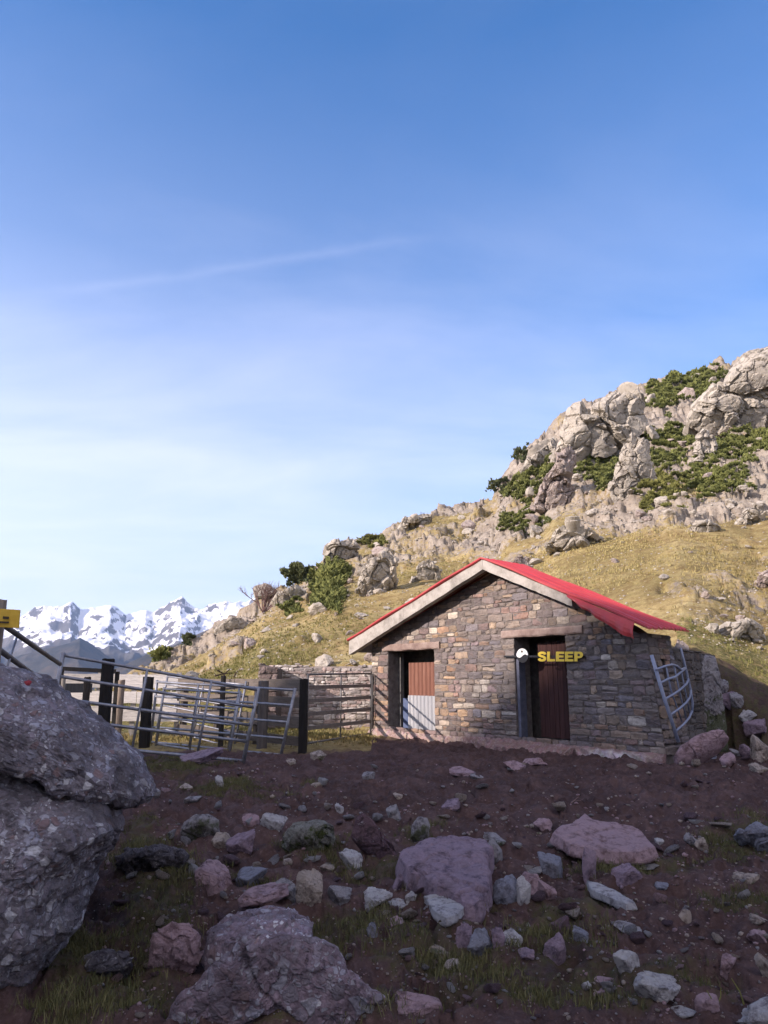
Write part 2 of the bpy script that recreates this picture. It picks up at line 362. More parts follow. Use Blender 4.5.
BASE = [(-900, 30), (0, 27), (150, 24), (262, 22.6), (372, 21.6), (450, 22.0), (550, 20.0), (650, 17.8), (700, 17.3), (768, 17.2), (850, 16.6), (1000, 15), (3000, 9)]
B_AZ = np.array([px2az(a) for a, b in BASE]); B_R = np.array([b for a, b in BASE])
FOOT = [(-900, .4), (60, .55), (150, .9), (240, 1.6), (262, 1.95), (372, 2.1), (560, 2.0), (640, 2.1), (690, 2.15), (722, 1.85), (768, 1.3), (850, .9), (3000, .6)]
F_AZ = np.array([px2az(a) for a, b in FOOT]); F_Z = np.array([b for a, b in FOOT])
GREEN = [(150, 890, 45, 60), (140, 830, 25, 14), (150, 935, 60, 30), (300, 850, 42, 18), (255, 885, 30, 10), (330, 935, 60, 25), (470, 905, 45, 22), (450, 950, 70, 26), (560, 945, 60, 40), (300, 1015, 130, 18), (620, 985, 90, 25), (540, 1000, 120, 18),
         (420, 835, 26, 16), (600, 868, 50, 14), (752, 845, 40, 28), (90, 1000, 80, 30), (400, 870, 60, 12), (230, 790, 60, 10), (660, 870, 60, 12), (730, 905, 50, 8), (180, 770, 40, 8), (90, 960, 60, 40)]
def terrain(x, y, fine=True):
    """height and masks (mud, rock, green) at arrays x, y"""
    x = np.asarray(x, float); y = np.asarray(y, float)
    r = np.hypot(x, y); az = np.arctan2(x, y); P = np.stack([x, y, np.zeros_like(x)], 1)
    azc = np.clip(az, -1.2, 1.45)
    te = np.interp(azc, S_AZ, S_TE); rs = np.interp(azc, S_AZ, S_R); rb = np.interp(azc, B_AZ, B_R); zf = np.interp(azc, F_AZ, F_Z)
    back = sstep(1.5, 1.9, abs(az))                       # behind the camera
    zs = EYE[2]+rs*te
    near = HZ*sstep(3.0, 11.5, y)+.10*fbm(P, .22, 3, 5)*sstep(2, 6, r)*(1-.7*sstep(9, 12, r))
    near = near*(1-back)
    pxa = 384+FPX*CP**-1*np.tan(np.clip(az, -1.3, 1.3))
    # foot of the hill: abrupt at the retaining wall, gentle elsewhere
    wallish = sstep(250, 268, pxa)*(1-sstep(395, 430, pxa))
    w0 = np.where(wallish > .5, .35, 3.5-2.0*sstep(650, 690, pxa)*(1-sstep(800, 900, pxa)))
    foot = sstep(0, 1, (r-rb+w0)/w0)
    z = near*(1-foot)+zf*foot
    t = np.clip((r-rb)/(rs-rb), 0, 1)
    rightish = sstep(480, 640, pxa)
    prof = t*(1-rightish)+rightish*(.80*t+.20*t**2.6+.0*t)
    z = z+(zs-zf)*prof
    over = np.clip(r-rs, 0, None)
    lefty = 1-sstep(90, 200, pxa)
    z = z-over*(.05+.30*lefty)*(1-back)-back*np.clip(np.minimum(r, 110)-25, 0, None)*.0
    # hill roughness
    hill = sstep(0, 6, r-rb)*(1-back)
    z = z+hill*(.45*fbm(P, .10, 4, 11)+.18*fbm(P, .5, 4, 12))*sstep(0, 14, r-rb)*(1-.35*sstep(.75, 1, t))
    # rocky bands
    el = (z-EYE[2])/np.maximum(r, .1)
    rk = np.zeros_like(x)
    ef = el/np.maximum(te, .02)
    lo_ = np.interp(pxa, [300, 480, 540, 640, 700, 768, 1000], [.9, .88, .78, .64, .60, .58, .5])
    q = sstep(470, 520, pxa)*sstep(lo_-.03, lo_+.03, ef)
    rk = np.maximum(rk, q*.85)                                             # crags at upper right
    q = sstep(430, 490, pxa)*(1-sstep(660, 720, pxa))*sstep(.44, .52, ef)*(1-sstep(lo_-.02, lo_+.08, ef))
    rk = np.maximum(rk, q*.66)
    q = sstep(640, 700, pxa)*sstep(.47, .5, ef)*(1-sstep(.56, .6, ef))
    rk = np.maximum(rk, q*.5)
    q = (1-sstep(480, 560, pxa))*sstep(150, 170, pxa)*(.20+.24*sstep(.6, .9, ef))
    rk = np.maximum(rk, q)
    q = sstep(670, 720, pxa)*(1-sstep(.14, .20, t))*sstep(.0, .03, t)*.10
    rk = np.maximum(rk, q)
    rk = np.maximum(rk, .15*sstep(.03, .08, t))*hill
    rn = fbm(P, .16, 5, 31)*.9+fbm(P, .6, 3, 33)*.45
    rock = np.clip(rk+.55*rn*(rk > .02), 0, 1)
    if fine:
        rsel = rock > .25
        if rsel.any():
            Q = P[rsel].copy(); Q[:, 2] = 0
            W = Q+.5*np.stack([vnoise(Q, .8, 41), vnoise(Q, .8, 42), 0*Q[:, 0]], 1)
            a1, t1, _, e1 = voro(W, .30, 51); a2, t2, _, e2 = voro(W, .85, 52); a3, t3, _, e3 = voro(Q, 2.0, 53)
            dz = .8*(a1-.45)+.75*t1+.45*(a2-.45)+.4*t2+.16*(a3-.5)+.16*t3-.25*(e2 < .09)-.25*(e1 < .05)
            z[rsel] += dz*sstep(.25, .6, rock[rsel])*np.clip(.35+r[rsel]/70, .3, 1.2)
    mud = (1-sstep(12, 17.5, np.where(pxa < 372, r+2.0*sstep(300, 372, pxa)*0, r*.80)+1.2*fbm(P, .5, 3, 61)))
    mud = np.where(r > rb+.5, np.clip(mud-sstep(0, 2, r-rb)*2, 0, 1), mud)*(1-back*.0)
    px, py = project(np.stack([x, y, near], 1))
    ok = (y > 1.0) & (r < 16)
    g = np.zeros_like(x)
    for cx, cy, rx, ry in GREEN:
        g = np.maximum(g, np.where(ok, np.exp(-(((px-cx)/rx)**2+((py-cy)/ry)**2)*.9), 0))
    g = np.clip(g*.80+.5*fbm(P, 1.4, 4, 71)*(g > .15), 0, 1)
    g = np.where(r > rb-4, np.maximum(g, (1-mud)*(1-sstep(200, 480, np.where(pxa > 450, 600, pxa)))*(1-sstep(.10, .45, t))*(pxa < 520)*.62), g)
    g = np.where((pxa > 680) & (r > 15.5) & (r < 21), np.maximum(g, .62*(1-sstep(19, 21, r))), g)
    if fine:
        nr = r < 30
        Q = P[nr]; mk = mud[nr]
        v1 = voro(Q, 3.2, 81); v2 = voro(Q, 7.5, 82)
        dz = .05*fbm(Q, 1.1, 4, 83)+mk*(.075*(v1[0]-.5)*sstep(0, .25, v1[3])+.05*v1[1]-.06*np.exp(-(v2[2]/.36)**2)*(v2[0] > .4)+.065*fbm(Q, 6, 5, 84, .6)+.05*fbm(Q, 2.2, 3, 87, .5, True))
        dz = dz+.05*g[nr]*(.5+.5*fbm(Q, 3, 3, 85))
        z[nr] += dz*sstep(1.0, 3.0, r[nr])
    # the ridge behind the viewer that still shades the yard
    sa = -.906*x-.423*y; sb = -.423*x+.906*y               # distance towards the sun, and across it
    Hr = np.interp(sb, [-400, -75, -8, 10.4, 14.9, 21, 36, 60, 80], [0, 0, 53.5, 47.6, 44.9, 39.5, 24, 4, 0])
    rdg = sstep(28, 102, sa)*Hr*(1-.5*sstep(115, 240, sa))
    z = z+rdg
    inside = footprint(x, y)
    z = np.where(inside > 0, np.minimum(z, HZ-.02-0*z), z)
    return z, mud, rock, g
def footprint(x, y):
    q = np.stack([x-PR[0], y-PR[1]], 1)
    A = np.array([[TL[0], DS[0]], [TL[1], DS[1]]]); sd = q@np.linalg.inv(A).T
    return ((sd[:, 0] > -.5) & (sd[:, 0] < WL+.25) & (sd[:, 1] > .05) & (sd[:, 1] < 3.45)).astype(float)
def geo(a, b, k):
    n = max(2, int(round(math.log(b/a)/k))); return np.exp(np.linspace(math.log(a), math.log(b), n+1))[:-1]
G_R = np.concatenate([geo(.4, 3, .05), geo(3, 14, .0055), geo(14, 32, .0085), geo(32, 110, .0050), geo(110, 420, .035), [420.]])
lim = math.radians(31)
G_A = np.concatenate([np.linspace(-lim, lim, 560), np.linspace(lim, 2*math.pi-lim, 190)[1:-1]])
AA, RR = np.meshgrid(G_A, G_R)
gx = (RR*np.sin(AA)).ravel(); gy = (RR*np.cos(AA)).ravel()
gz, gmud, grock, ggreen = terrain(gx, gy)
nA, nR = len(G_A), len(G_R)
V = np.stack([gx, gy, gz], 1)
ii, jj = np.meshgrid(np.arange(nR-1), np.arange(nA), indexing='ij')
F = np.stack([ii*nA+jj, ii*nA+(jj+1) % nA, (ii+1)*nA+(jj+1) % nA, (ii+1)*nA+jj], -1).reshape(-1, 4)[:, ::-1]
V = np.concatenate([V, [[0, 0, gz[:nA].mean()]]])
me = mesh_np('ground', V, F)
bm = bmesh.new(); bm.from_mesh(me); bm.verts.ensure_lookup_table()
for j in range(nA): bm.faces.new((bm.verts[len(V)-1], bm.verts[(j+1) % nA], bm.verts[j]))
bm.to_mesh(me); bm.free()
vattr(me, 'mask', np.concatenate([np.stack([gmud, grock, ggreen], 1), [[1, 0, 0]]]))
o = obj('ground', me, MAT['ground_cover']); tag(o, kind='structure')
# smooth only where it is not broken rock
ZG = gz.reshape(nR, nA)[:, :560]; EL = (ZG-EYE[2])/G_R[:, None]
CUM = np.maximum.accumulate(EL, axis=0)
AZ0 = G_A[:560]
def onground(px, py):
    """first ground point seen through a pixel"""
    r = ray(px, py); az = math.atan2(r[0], r[1]); te = r[2]/math.hypot(r[0], r[1])
    j = int(np.clip(round((az+lim)/(2*lim)*559), 0, 559)); c = CUM[5:, j]
    k = int(np.searchsorted(c, te))
    if k >= len(c): return None
    R = G_R[k+5]
    return np.array([R*math.sin(az), R*math.cos(az), ZG[k+5, j]])
def gz_at(x, y):
    az = math.atan2(x, y); R = math.hypot(x, y)
    j = int(np.clip(round((az+lim)/(2*lim)*559), 0, 559)); k = int(np.clip(np.searchsorted(G_R, R), 0, nR-1))
    return float(ZG[k, j])
# ------------------------------------------------------------------ far mountains and valley
def build_mountains():
    A = np.concatenate([np.linspace(math.radians(-33), math.radians(4), 620), np.linspace(math.radians(4), math.radians(327), 110)[1:-1]])
    R = np.concatenate([geo(360, 2000, .05), geo(2000, 9000, .0042), geo(9000, 12500, .12), [12500.]])
    a2, r2 = np.meshgrid(A, R); az = a2.ravel(); r = r2.ravel(); az = np.where(az > math.pi, az-2*math.pi, az)
    x = r*np.sin(az); y = r*np.cos(az); P = np.stack([x, y, 0*x], 1)
    def line(pts):
        return np.array([px2az(p) for p, q in pts]), np.array([px2el(p, q) for p, q in pts])
    sk = line([(-400, 590), (-200, 612), (-80, 600), (-30, 622), (0, 622), (20, 613), (30, 609), (45, 605), (58, 606), (66, 603), (75, 611), (86, 606), (98, 604), (106, 603), (115, 611), (122, 617), (132, 613), (142, 610), (150, 613), (160, 607), (170, 601), (177, 598.5), (186, 605), (197, 610), (207, 606), (218, 601), (230, 601), (242, 602), (262, 597), (300, 600), (420, 610), (700, 600)])
    r3 = line([(-300, 640), (-60, 668), (0, 662), (40, 655), (60, 646), (78, 638), (92, 646), (110, 660), (140, 676), (200, 690), (800, 690)])
    r4 = line([(-300, 670), (60, 685), (100, 676), (130, 663), (150, 655), (170, 648), (190, 641), (210, 633), (240, 622), (300, 600), (800, 590)])
    azw = np.clip(az, -1.0, .6)+.004*fbm(P, .0016, 3, 3)
    nz = fbm(P, .0009, 5, 91, .5, True); n2 = fbm(P, .003, 4, 92, .55, True)
    def rng(l, rc, back, front, zlow, pw=1.0):
        zs = EYE[2]+rc*np.interp(azw, *l); d = r-rc
        f = np.where(d < 0, np.clip(1+d/front, 0, 1)**pw, np.clip(1-d/back, 0, 1))
        return zlow+(zs-zlow)*f, f
    za, fa = rng(sk, 6800, 3000, 4200, -260, 1.15)
    zb_, fb = rng(r3, 4300, 1800, 1700, -260)
    zc, fc = rng(r4, 3100, 1700, 1500, -220)
    za = za+(nz-.25)*200*(1-fa**5)*np.clip(fa*3, 0, 1)+(n2-.2)*60*np.clip(fa*3, 0, 1)
    zb_ = zb_+(nz-.3)*70*np.clip(fb*3, 0, 1)+(n2-.2)*22; zc = zc+(nz-.3)*30*np.clip(fc*3, 0, 1)+(n2-.2)*12
    z = np.maximum(np.maximum(za, zb_), zc)
    z = np.where(r < 420, -16-(r-360)*.3, np.maximum(z, -260))
    z = np.where(r < 2000, np.minimum(z, np.interp(r, [360, 420, 900, 2000], [-16, -34, -220, -220])+0*z), z)
    bk = sstep(math.radians(35), math.radians(60), abs(az+math.radians(14)))      # all round, lower hills
    z = np.where(r >= 2000, z*(1-bk)+bk*(-150+320*sstep(2500, 7000, r)*(.6+.5*fbm(P, .0005, 5, 95))), z)
    isA = (za >= zb_) & (za >= zc)
    snow = np.where(isA, sstep(95, 330, z+90*fbm(P, .003, 4, 96)), 0)
    # steep rock sheds its snow
    Z = z.reshape(r2.shape); gr_ = np.gradient(Z, R, axis=0); ga = np.gradient(Z, A, axis=1)/r2
    sl = np.hypot(gr_, ga).ravel()
    snow = np.clip(snow*(1.2-.78*sstep(.48, 1.0, sl)), 0, 1)
    low = np.where(isA, 1-sstep(40, 260, z), 1.0)
    nA_, nR_ = len(A), len(R)
    i, j = np.meshgrid(np.arange(nR_-1), np.arange(nA_), indexing='ij')
    F = np.stack([i*nA_+j, i*nA_+(j+1) % nA_, (i+1)*nA_+(j+1) % nA_, (i+1)*nA_+j], -1).reshape(-1, 4)[:, ::-1]
    me = mesh_np('mountains', np.stack([x, y, z], 1), F); vattr(me, 'mask', np.stack([snow, low, 0*snow], 1))
    tag(obj('mountains', me, MAT['mountain_ground'], smooth=False), kind='structure')
build_mountains()

hz = MB(); X_ = 13000; hz.hexa([(-X_, -X_, -320), (X_, -X_, -320), (X_, X_, -320), (-X_, X_, -320), (-X_, -X_, 1700), (X_, -X_, 1700), (X_, X_, 1700), (-X_, X_, 1700)])
hm_ = bpy.data.materials.new('haze'); hm_.use_nodes = True; t_ = hm_.node_tree; t_.nodes.remove(t_.nodes['Principled BSDF'])
pv = t_.nodes.new('ShaderNodeVolumePrincipled'); pv.inputs['Color'].default_value = (.40, .62, 1, 1); pv.inputs['Density'].default_value = 7e-5; pv.inputs['Anisotropy'].default_value = .2
t_.links.new(pv.outputs[0], t_.nodes['Material Output'].inputs['Volume'])
tag(hz.build('haze', hm_), kind='stuff')
# ================================================================== stone hut
def roofz(s):                                            # underside of the roof over the wall, above the hut's base
    return 3.46-.415*(3.6-s) if s < 3.6 else 3.46-.292*(s-3.6)
def lean(s, z): return max(0, 1-s/1.3)*.115*max(z, 0)    # the near corner leans inward as it rises
DOORS = [(1.92, 3.20, .22, 2.07), (5.60, 7.28, .20, 1.93)]
LINT = [(1.50, 3.50, 2.07, 2.22), (5.38, 7.46, 1.93, 2.09)]
PAL = [((.235, .20, .175), 5), ((.20, .175, .165), 5), ((.165, .145, .15), 5), ((.14, .125, .135), 4), ((.30, .235, .175), 3), ((.33, .235, .155), 2), ((.29, .185, .125), 1.6), ((.37, .33, .28), 2.2), ((.41, .385, .345), 1.2), ((.21, .155, .16), 2.4), ((.17, .165, .195), 1.6), ((.25, .165, .145), 1.5)]
PW = np.array([w for c, w in PAL]); PW = PW/PW.sum()
def stone_face(mb, M, s0, s1, z0, z1, rnd, pal=None, gap=.008, dep=(.005, .024), col=None, stain=None):
    """one dressed stone: an irregular chamfered block standing proud of the mortar"""
    s0 += gap; s1 -= gap; z0 += gap; z1 -= gap
    w, h = s1-s0, z1-z0
    if w < .025 or h < .025: return
    n = 12; d = rnd.uniform(*dep); cs, cz = (s0+s1)/2, (z0+z1)/2; O, I, K = [], [], []
    pts = [(s0, z0), (s0+w*.33, z0), (s0+w*.67, z0), (s1, z0), (s1, z0+h*.33), (s1, z0+h*.67), (s1, z1), (s0+w*.67, z1), (s0+w*.33, z1), (s0, z1), (s0, z0+h*.67), (s0, z0+h*.33)]
    j = min(w, h)*.105; cj = min(w, h)*.10
    for k, (a, b) in enumerate(pts):
        c = k in (0, 3, 6, 9)
        a += rnd.uniform(-j, j); b += rnd.uniform(-j, j)
        if c: a += (cs-a)*.10*min(1, h/w); b += (cz-b)*.16
        O.append((a, b))
    m = min(w, h)*.17
    tx, tz = rnd.uniform(-.012, .012), rnd.uniform(-.012, .012)
    for a, b in O:
        ia = a+np.sign(cs-a)*min(m, abs(cs-a)*.5); ib = b+np.sign(cz-b)*min(m, abs(cz-b)*.5)
        I.append((ia, ib, d+tx*(a-cs)/w*2+tz*(b-cz)/h*2+rnd.uniform(-.005, .005)))
    vs = [M(a, -.004, b) for a, b in O]+[M(a, d*.75, b) for a, b in O]+[M(a, e, b) for a, b, e in I]+[M(cs, d+rnd.uniform(.0, .010), cz)]
    fs = []
    for L in (0, 1):
        for k in range(n): fs.append((L*n+k, L*n+(k+1) % n, (L+1)*n+(k+1) % n, (L+1)*n+k))
    for k in range(n): fs.append((2*n+k, 2*n+(k+1) % n, 3*n))
    if col is None:
        col = (pal or PAL)[rnd.choices(range(len(pal or PAL)), [q[1] for q in (pal or PAL)])[0]][0]
    f = rnd.uniform(.85, 1.55); lm = sum(col)/3; c = [(x*.84+lm*.16)*f for x in col]
    if stain: c = stain(cs, cz, c)
    mb.add(vs, fs, tuple(c))
def courses(mb, M, s0, s1, z0, ztop, holes, rnd, hr=(.085, .20), lr=(.16, .52), **kw):
    z = z0; zmax = max(ztop(s0+(s1-s0)*k/40) for k in range(41))
    while z < zmax:
        h = rnd.uniform(*hr)
        spans = [(s0, s1)]
        for a, b, c, d in holes:
            if z+h*.5 > c and z+h*.5 < d:
                ns = []
                for p, q in spans:
                    if b <= p or a >= q: ns.append((p, q)); continue
                    if a > p: ns.append((p, a))
                    if b < q: ns.append((b, q))
                spans = ns
        for p, q in spans:
            s = p
            while s < q-.02:
                l = rnd.uniform(*lr)*(.75 if h < .1 else 1)
                if q-(s+l) < .12: l = q-s
                t1 = min(ztop(s), ztop(s+l))
                zt = min(z+h, t1)
                if zt-z > .04:
                    if h > .15 and rnd.random() < .22 and l > .2:      # two thin stones instead of one
                        k = rnd.uniform(.38, .62)
                        stone_face(mb, M, s, s+l, z, z+(zt-z)*k, rnd, **kw); stone_face(mb, M, s, s+l*1, z+(zt-z)*k, zt, rnd, **kw)
                    else: stone_face(mb, M, s, s+l, z+rnd.uniform(-.006, .006), zt+rnd.uniform(-.006, .006), rnd, **kw)
                s += l
        z += h
def build_hut():
    hut = empty('stone_hut', H(WL/2, .8, 0), 'stone mountain hut with red sheet metal roof and two low doorways', 'hut')
    rnd = random.Random(11)
    M = lambda s, o, z: H(s+lean(s, z), -o, z)
    def stain(s, z, c):                                   # red mud splashed along the foot of the wall, painted sunlight above
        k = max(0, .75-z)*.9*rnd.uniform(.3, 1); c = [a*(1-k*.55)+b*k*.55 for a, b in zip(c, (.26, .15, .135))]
        if s > 4.4 or z > 2.0: c = [a*b for a, b in zip(c, (1.16, 1.07, .96))]  # upper and left stones painted warmer and brighter, as if sunlit
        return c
    w = MB()
    holes = [(a, b, c, d) for a, b, c, d in DOORS]+LINT
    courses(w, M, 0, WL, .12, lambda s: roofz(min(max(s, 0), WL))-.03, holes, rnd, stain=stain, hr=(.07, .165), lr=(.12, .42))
    wall = w.build('wall', MAT['hut_stone'], hut)
    # mortar bed behind the stones, one closed prism per strip
    m = MB(); br = [0, .5, 1.0, 1.92, 3.20, 3.6, 5.60, 7.28, WL]
    for a, b in zip(br, br[1:]):
        za = 0
        for c, d, e, f in DOORS:
            if abs(a-c) < .01: za = f
        ta, tb = roofz(a)-.02, roofz(b)-.02; T = .42
        MM = lambda s, d, z: H(s+lean(s, z), d, z)
        def HN(s, d, z):                                   # straight into the wall
            q = H(s+lean(s, z), 0, z); return q+(DS*.9 if s < .3 else DN)*d
        m.hexa([HN(a, 0, za-.3*(za == 0)), HN(b, 0, za-.3*(za == 0)), HN(b, T, za-.3*(za == 0)), HN(a, T, za-.3*(za == 0)), HN(a, 0, ta), HN(b, 0, tb), HN(b, T, tb), HN(a, T, ta)])
    m.build('mortar', MAT['mortar'], wall)
    # right side wall (in shade) and the far walls, floor
    D = 1.02; rs = random.Random(5)
    sd = DS.copy(); no = np.array([sd[1], -sd[0], 0])      # outward of the right side
    c0 = lambda z: H(lean(0, z), 0, z)
    MSd = lambda u, o, z: c0(z)+sd*float(u)+no*float(o)
    ws = MB(); win = [(.44, .60, 1.26, 1.64)]
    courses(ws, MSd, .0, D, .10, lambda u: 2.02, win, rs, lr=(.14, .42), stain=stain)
    side = ws.build('side_wall', MAT['hut_stone'], hut)
    b = MB()
    def sprism(u0, u1, z0, z1, t=.38):
        g = lambda u, o, z: c0(z)+sd*float(u)-TL*float(o)-no*.001
        b.hexa([g(u0, 0, z0), g(u1, 0, z0), g(u1, -t, z0), g(u0, -t, z0), g(u0, 0, z1), g(u1, 0, z1), g(u1, -t, z1), g(u0, -t, z1)])
    sprism(.02, .44, -.3, 2.02); sprism(.60, D, -.3, 2.02); sprism(.44, .60, -.3, 1.26); sprism(.44, .60, 1.64, 2.02)
    b.build('mortar', MAT['mortar'], side)
    i = MB(); G = lambda s, u, z: H(s, 0, z)+DS*u
    i.hexa([G(.42, .46, 1.1), G(.46, .46, 1.1), G(.46, .62, 1.1), G(.42, .62, 1.1), G(.42, .46, 1.8), G(.46, .46, 1.8), G(.46, .62, 1.8), G(.42, .62, 1.8)])
    i.build('slot_shade_panel', MAT['dark_interior'], side)  # dark panel added behind the open slot, standing in for its shade
    k = MB()
    for a, bb in ((0.02, 3.6), (3.6, WL)):
        ta, tb = roofz(a)-.04, roofz(bb)-.04
        a += .36*(a < .1); k.hexa([G(a, D-.24, -.3), G(bb, D-.24, -.3), G(bb, D-.01, -.3), G(a, D-.01, -.3), G(a, D-.24, ta), G(bb, D-.24, tb), G(bb, D-.01, tb), G(a, D-.01, ta)])
    k.hexa([G(WL-.01, .45, -.3), G(WL-.36, .45, -.3), G(WL-.36, D-.25, -.3), G(WL-.01, D-.25, -.3), G(WL-.01, .45, 2.1), G(WL-.36, .45, 2.1), G(WL-.36, D-.25, 2.1), G(WL-.01, D-.25, 2.1)])
    k.build('back_wall', MAT['mortar'], hut)
    f = MB(); f.hexa([G(.4, .48, -.1), G(WL-.4, .48, -.1), G(WL-.4, D-.02, -.1), G(.4, D-.02, -.1), G(.4, .48, .14), G(WL-.4, .48, .14), G(WL-.4, D-.02, .14), G(.4, D-.02, .14)])
    f.build('floor', MAT['dark_interior'], hut)
    # lower rear end of the hut: a rubble wall, its stones darkened for shade, carried on beyond the roofed front, under a rough stone capping
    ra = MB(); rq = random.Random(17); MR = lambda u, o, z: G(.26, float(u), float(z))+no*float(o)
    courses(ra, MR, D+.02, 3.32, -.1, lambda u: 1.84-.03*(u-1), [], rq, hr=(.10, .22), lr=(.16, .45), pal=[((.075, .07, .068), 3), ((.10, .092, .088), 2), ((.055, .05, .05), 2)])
    rear = ra.build('rear_wall', MAT['hut_stone'], hut); tag(rear, 'unroofed rubble wall at the rear of the hut, painted dark for shade')
    rc = MB(); za, zb2 = 1.81, 1.74
    for (sa, ua, sb, ub) in ((.265, D+.02, .66, 3.32), (.66, 2.9, WL-.3, 3.32)):
        rc.hexa([G(sa, ua, -.4), G(sb, ua, -.4), G(sb, ub, -.4), G(sa, ub, -.4), G(sa, ua, za), G(sb, ua, za), G(sb, ub, zb2), G(sa, ub, zb2)], (.12, .11, .105))
    rc.build('mortar', MAT['mortar'], rear)
    # concrete footing with whitewash near the right corner, and the step before the right door
    def rough_strip(name, s0, s1, prof, colf, ns, parent, seed):
        mb = MB(); rr = random.Random(seed); P = []
        for a in range(ns+1):
            s = s0+(s1-s0)*a/ns; row = []
            for q, (o, z) in enumerate(prof):
                e = .022 if 0 < q < len(prof)-1 else .006
                n1 = float(fbm(np.array([[s*1.6, q*.4, seed]]), 1, 3)[0])
                row.append(M(s+rr.uniform(-.01, .01), o*(1+.35*n1)+rr.uniform(-e, e), z+.05*n1*(q > 0)+rr.uniform(-e, e)))
            P.append(row)
        n = len(prof); vs = [v for r in P for v in r]
        fs = [(a*n+q, a*n+q+1, (a+1)*n+q+1, (a+1)*n+q) for a in range(ns) for q in range(n-1)]
        fs += [tuple(range(n)), tuple(ns*n+q for q in range(n-1, -1, -1))]
        mb.add(vs, fs); mb.c = []
        for a in range(ns+1):
            s = s0+(s1-s0)*a/ns
            for q in range(n): mb.c.append(colf(s, q, rr))
        return mb.build(name, MAT['stained_concrete'], parent)
    prof = [(.14, -.45), (.13, -.12), (.125, -.03), (.115, .04), (.10, .10), (.05, .135), (-.002, .145)]
    def fcol(s, q, rr):
        wht = math.exp(-((s-.95)/.62)**4)*(q < 5); c = (.27, .175, .16); c2 = (.58, .56, .55)
        if s > 4.6: c = (.36, .28, .245)
        k = min(1, wht*1.1); return tuple((a*(1-k)+b_*k)*rr.uniform(.85, 1.12) for a, b_ in zip(c, c2))
    rough_strip('plinth', .0, 7.95, prof, fcol, 110, hut, 3)
    rough_strip('doorstep', 1.75, 3.75, [(.46, -.4), (.44, -.05), (.42, .03), (.36, .08), (.2, .11), (.118, .115)], lambda s, q, rr: tuple(x*rr.uniform(.85, 1.1) for x in (.27, .165, .15)), 40, hut, 9)
    # lintels
    for (a, b_, c, d), lab in zip(LINT, (None, 'pale pinkish lintel over the left doorway')):
        l = MB(); N_ = 26; vs = []; rr = random.Random(int(a*100)); n = 6
        pr = [(-.002, c), (.035, c+.004), (.052, c+.03), (.052, d-.03), (.035, d-.004), (-.002, d)]
        for q in range(N_+1):
            s = a+(b_-a)*q/N_
            for o_, z_ in pr: vs.append(M(s, o_+rr.uniform(-.004, .004), z_+rr.uniform(-.005, .005)+(.006*math.sin(s*9) if z_ < d-.05 else 0)))
        fs = [(q*n+e, q*n+e+1, (q+1)*n+e+1, (q+1)*n+e) for q in range(N_) for e in range(n-1)]+[tuple(range(n)), tuple(N_*n+e for e in range(n-1, -1, -1))]
        l.add(vs, fs); lo = l.build('lintel', MAT['lintel_stone'], hut)
        if lab: tag(lo, lab)
    HN = lambda s, d, z: H(s+lean(s, z), 0, z)+DN*d
    # left doorway: frame and half height leaf of two sheets
    s0, s1, z0, z1 = DOORS[1]
    fr = MB(); fr.hexa([HN(7.26, .30, .16), HN(7.19, .30, .16), HN(7.19, .40, .16), HN(7.26, .40, .16), HN(7.26, .30, z1-.02), HN(7.19, .30, z1-.02), HN(7.19, .40, z1-.02), HN(7.26, .40, z1-.02)])
    fr.build('door_frame', MAT['dark_tube'], hut)
    dl = MB()
    dl.hexa([HN(7.05, .26, .20), HN(6.72, .24, .20), HN(6.72, .28, .20), HN(7.05, .30, .20), HN(7.05, .26, .86), HN(6.72, .24, .86), HN(6.72, .28, .86), HN(7.05, .30, .86)])
    door = None
    def corrug(a, b_, d0, d1, za, zb_, pitch=.10, amp=.014):
        mb = MB(); n = int((b_-a)/pitch*8); vs = []
        for q in range(n+1):
            s = a+(b_-a)*q/n; d = d0+(d1-d0)*q/n+amp*math.sin((s-a)/pitch*2*math.pi)
            vs += [HN(s, d, za), HN(s, d, zb_), HN(s, d+.006, zb_), HN(s, d+.006, za)]
        fs = [(q*4+e, q*4+(e+1) % 4, (q+1)*4+(e+1) % 4, (q+1)*4+e) for q in range(n) for e in range(4)]+[(0, 1, 2, 3), (n*4+3, n*4+2, n*4+1, n*4)]
        return mb.add(vs, fs)
    leaf = MB()
    for z_ in (.28, .82, .98, 1.56): leaf.beam(HN(5.50, .27, z_), HN(6.76, .27, z_), .05, .08, col=(.12, .1, .09))
    for s_ in (5.56, 6.72): leaf.beam(HN(s_, .31, .22), HN(s_, .31, 1.64), .06, .06, up=TL, col=(.12, .1, .09))
    door = leaf.build('door', MAT['fence_wood'], hut); tag(door, 'low door of a rusty red sheet above a galvanised sheet')
    corrug(5.50, 6.78, .205, .205, .93, 1.66, .14, .020).build('upper_sheet', MAT['rusty_red_sheet'], door)
    corrug(5.46, 6.76, .18, .18, .20, .93, .13, .020).build('lower_sheet', MAT['galvanised_sheet'], door)
    dl.build('blue_panel', MAT['blue_frame'], hut)
    # right doorway: grey painted jamb and dark red plank leaf
    j = MB(); j.hexa([HN(3.19, .03, .2), HN(3.12, .03, .2), HN(3.12, .20, .2), HN(3.19, .20, .2), HN(3.19, .03, 1.78), HN(3.12, .03, 1.78), HN(3.12, .20, 1.78), HN(3.19, .20, 1.78)])
    j.build('door_jamb', MAT['grey_frame'], hut)
    pl = MB(); rr = random.Random(4); s = 1.88
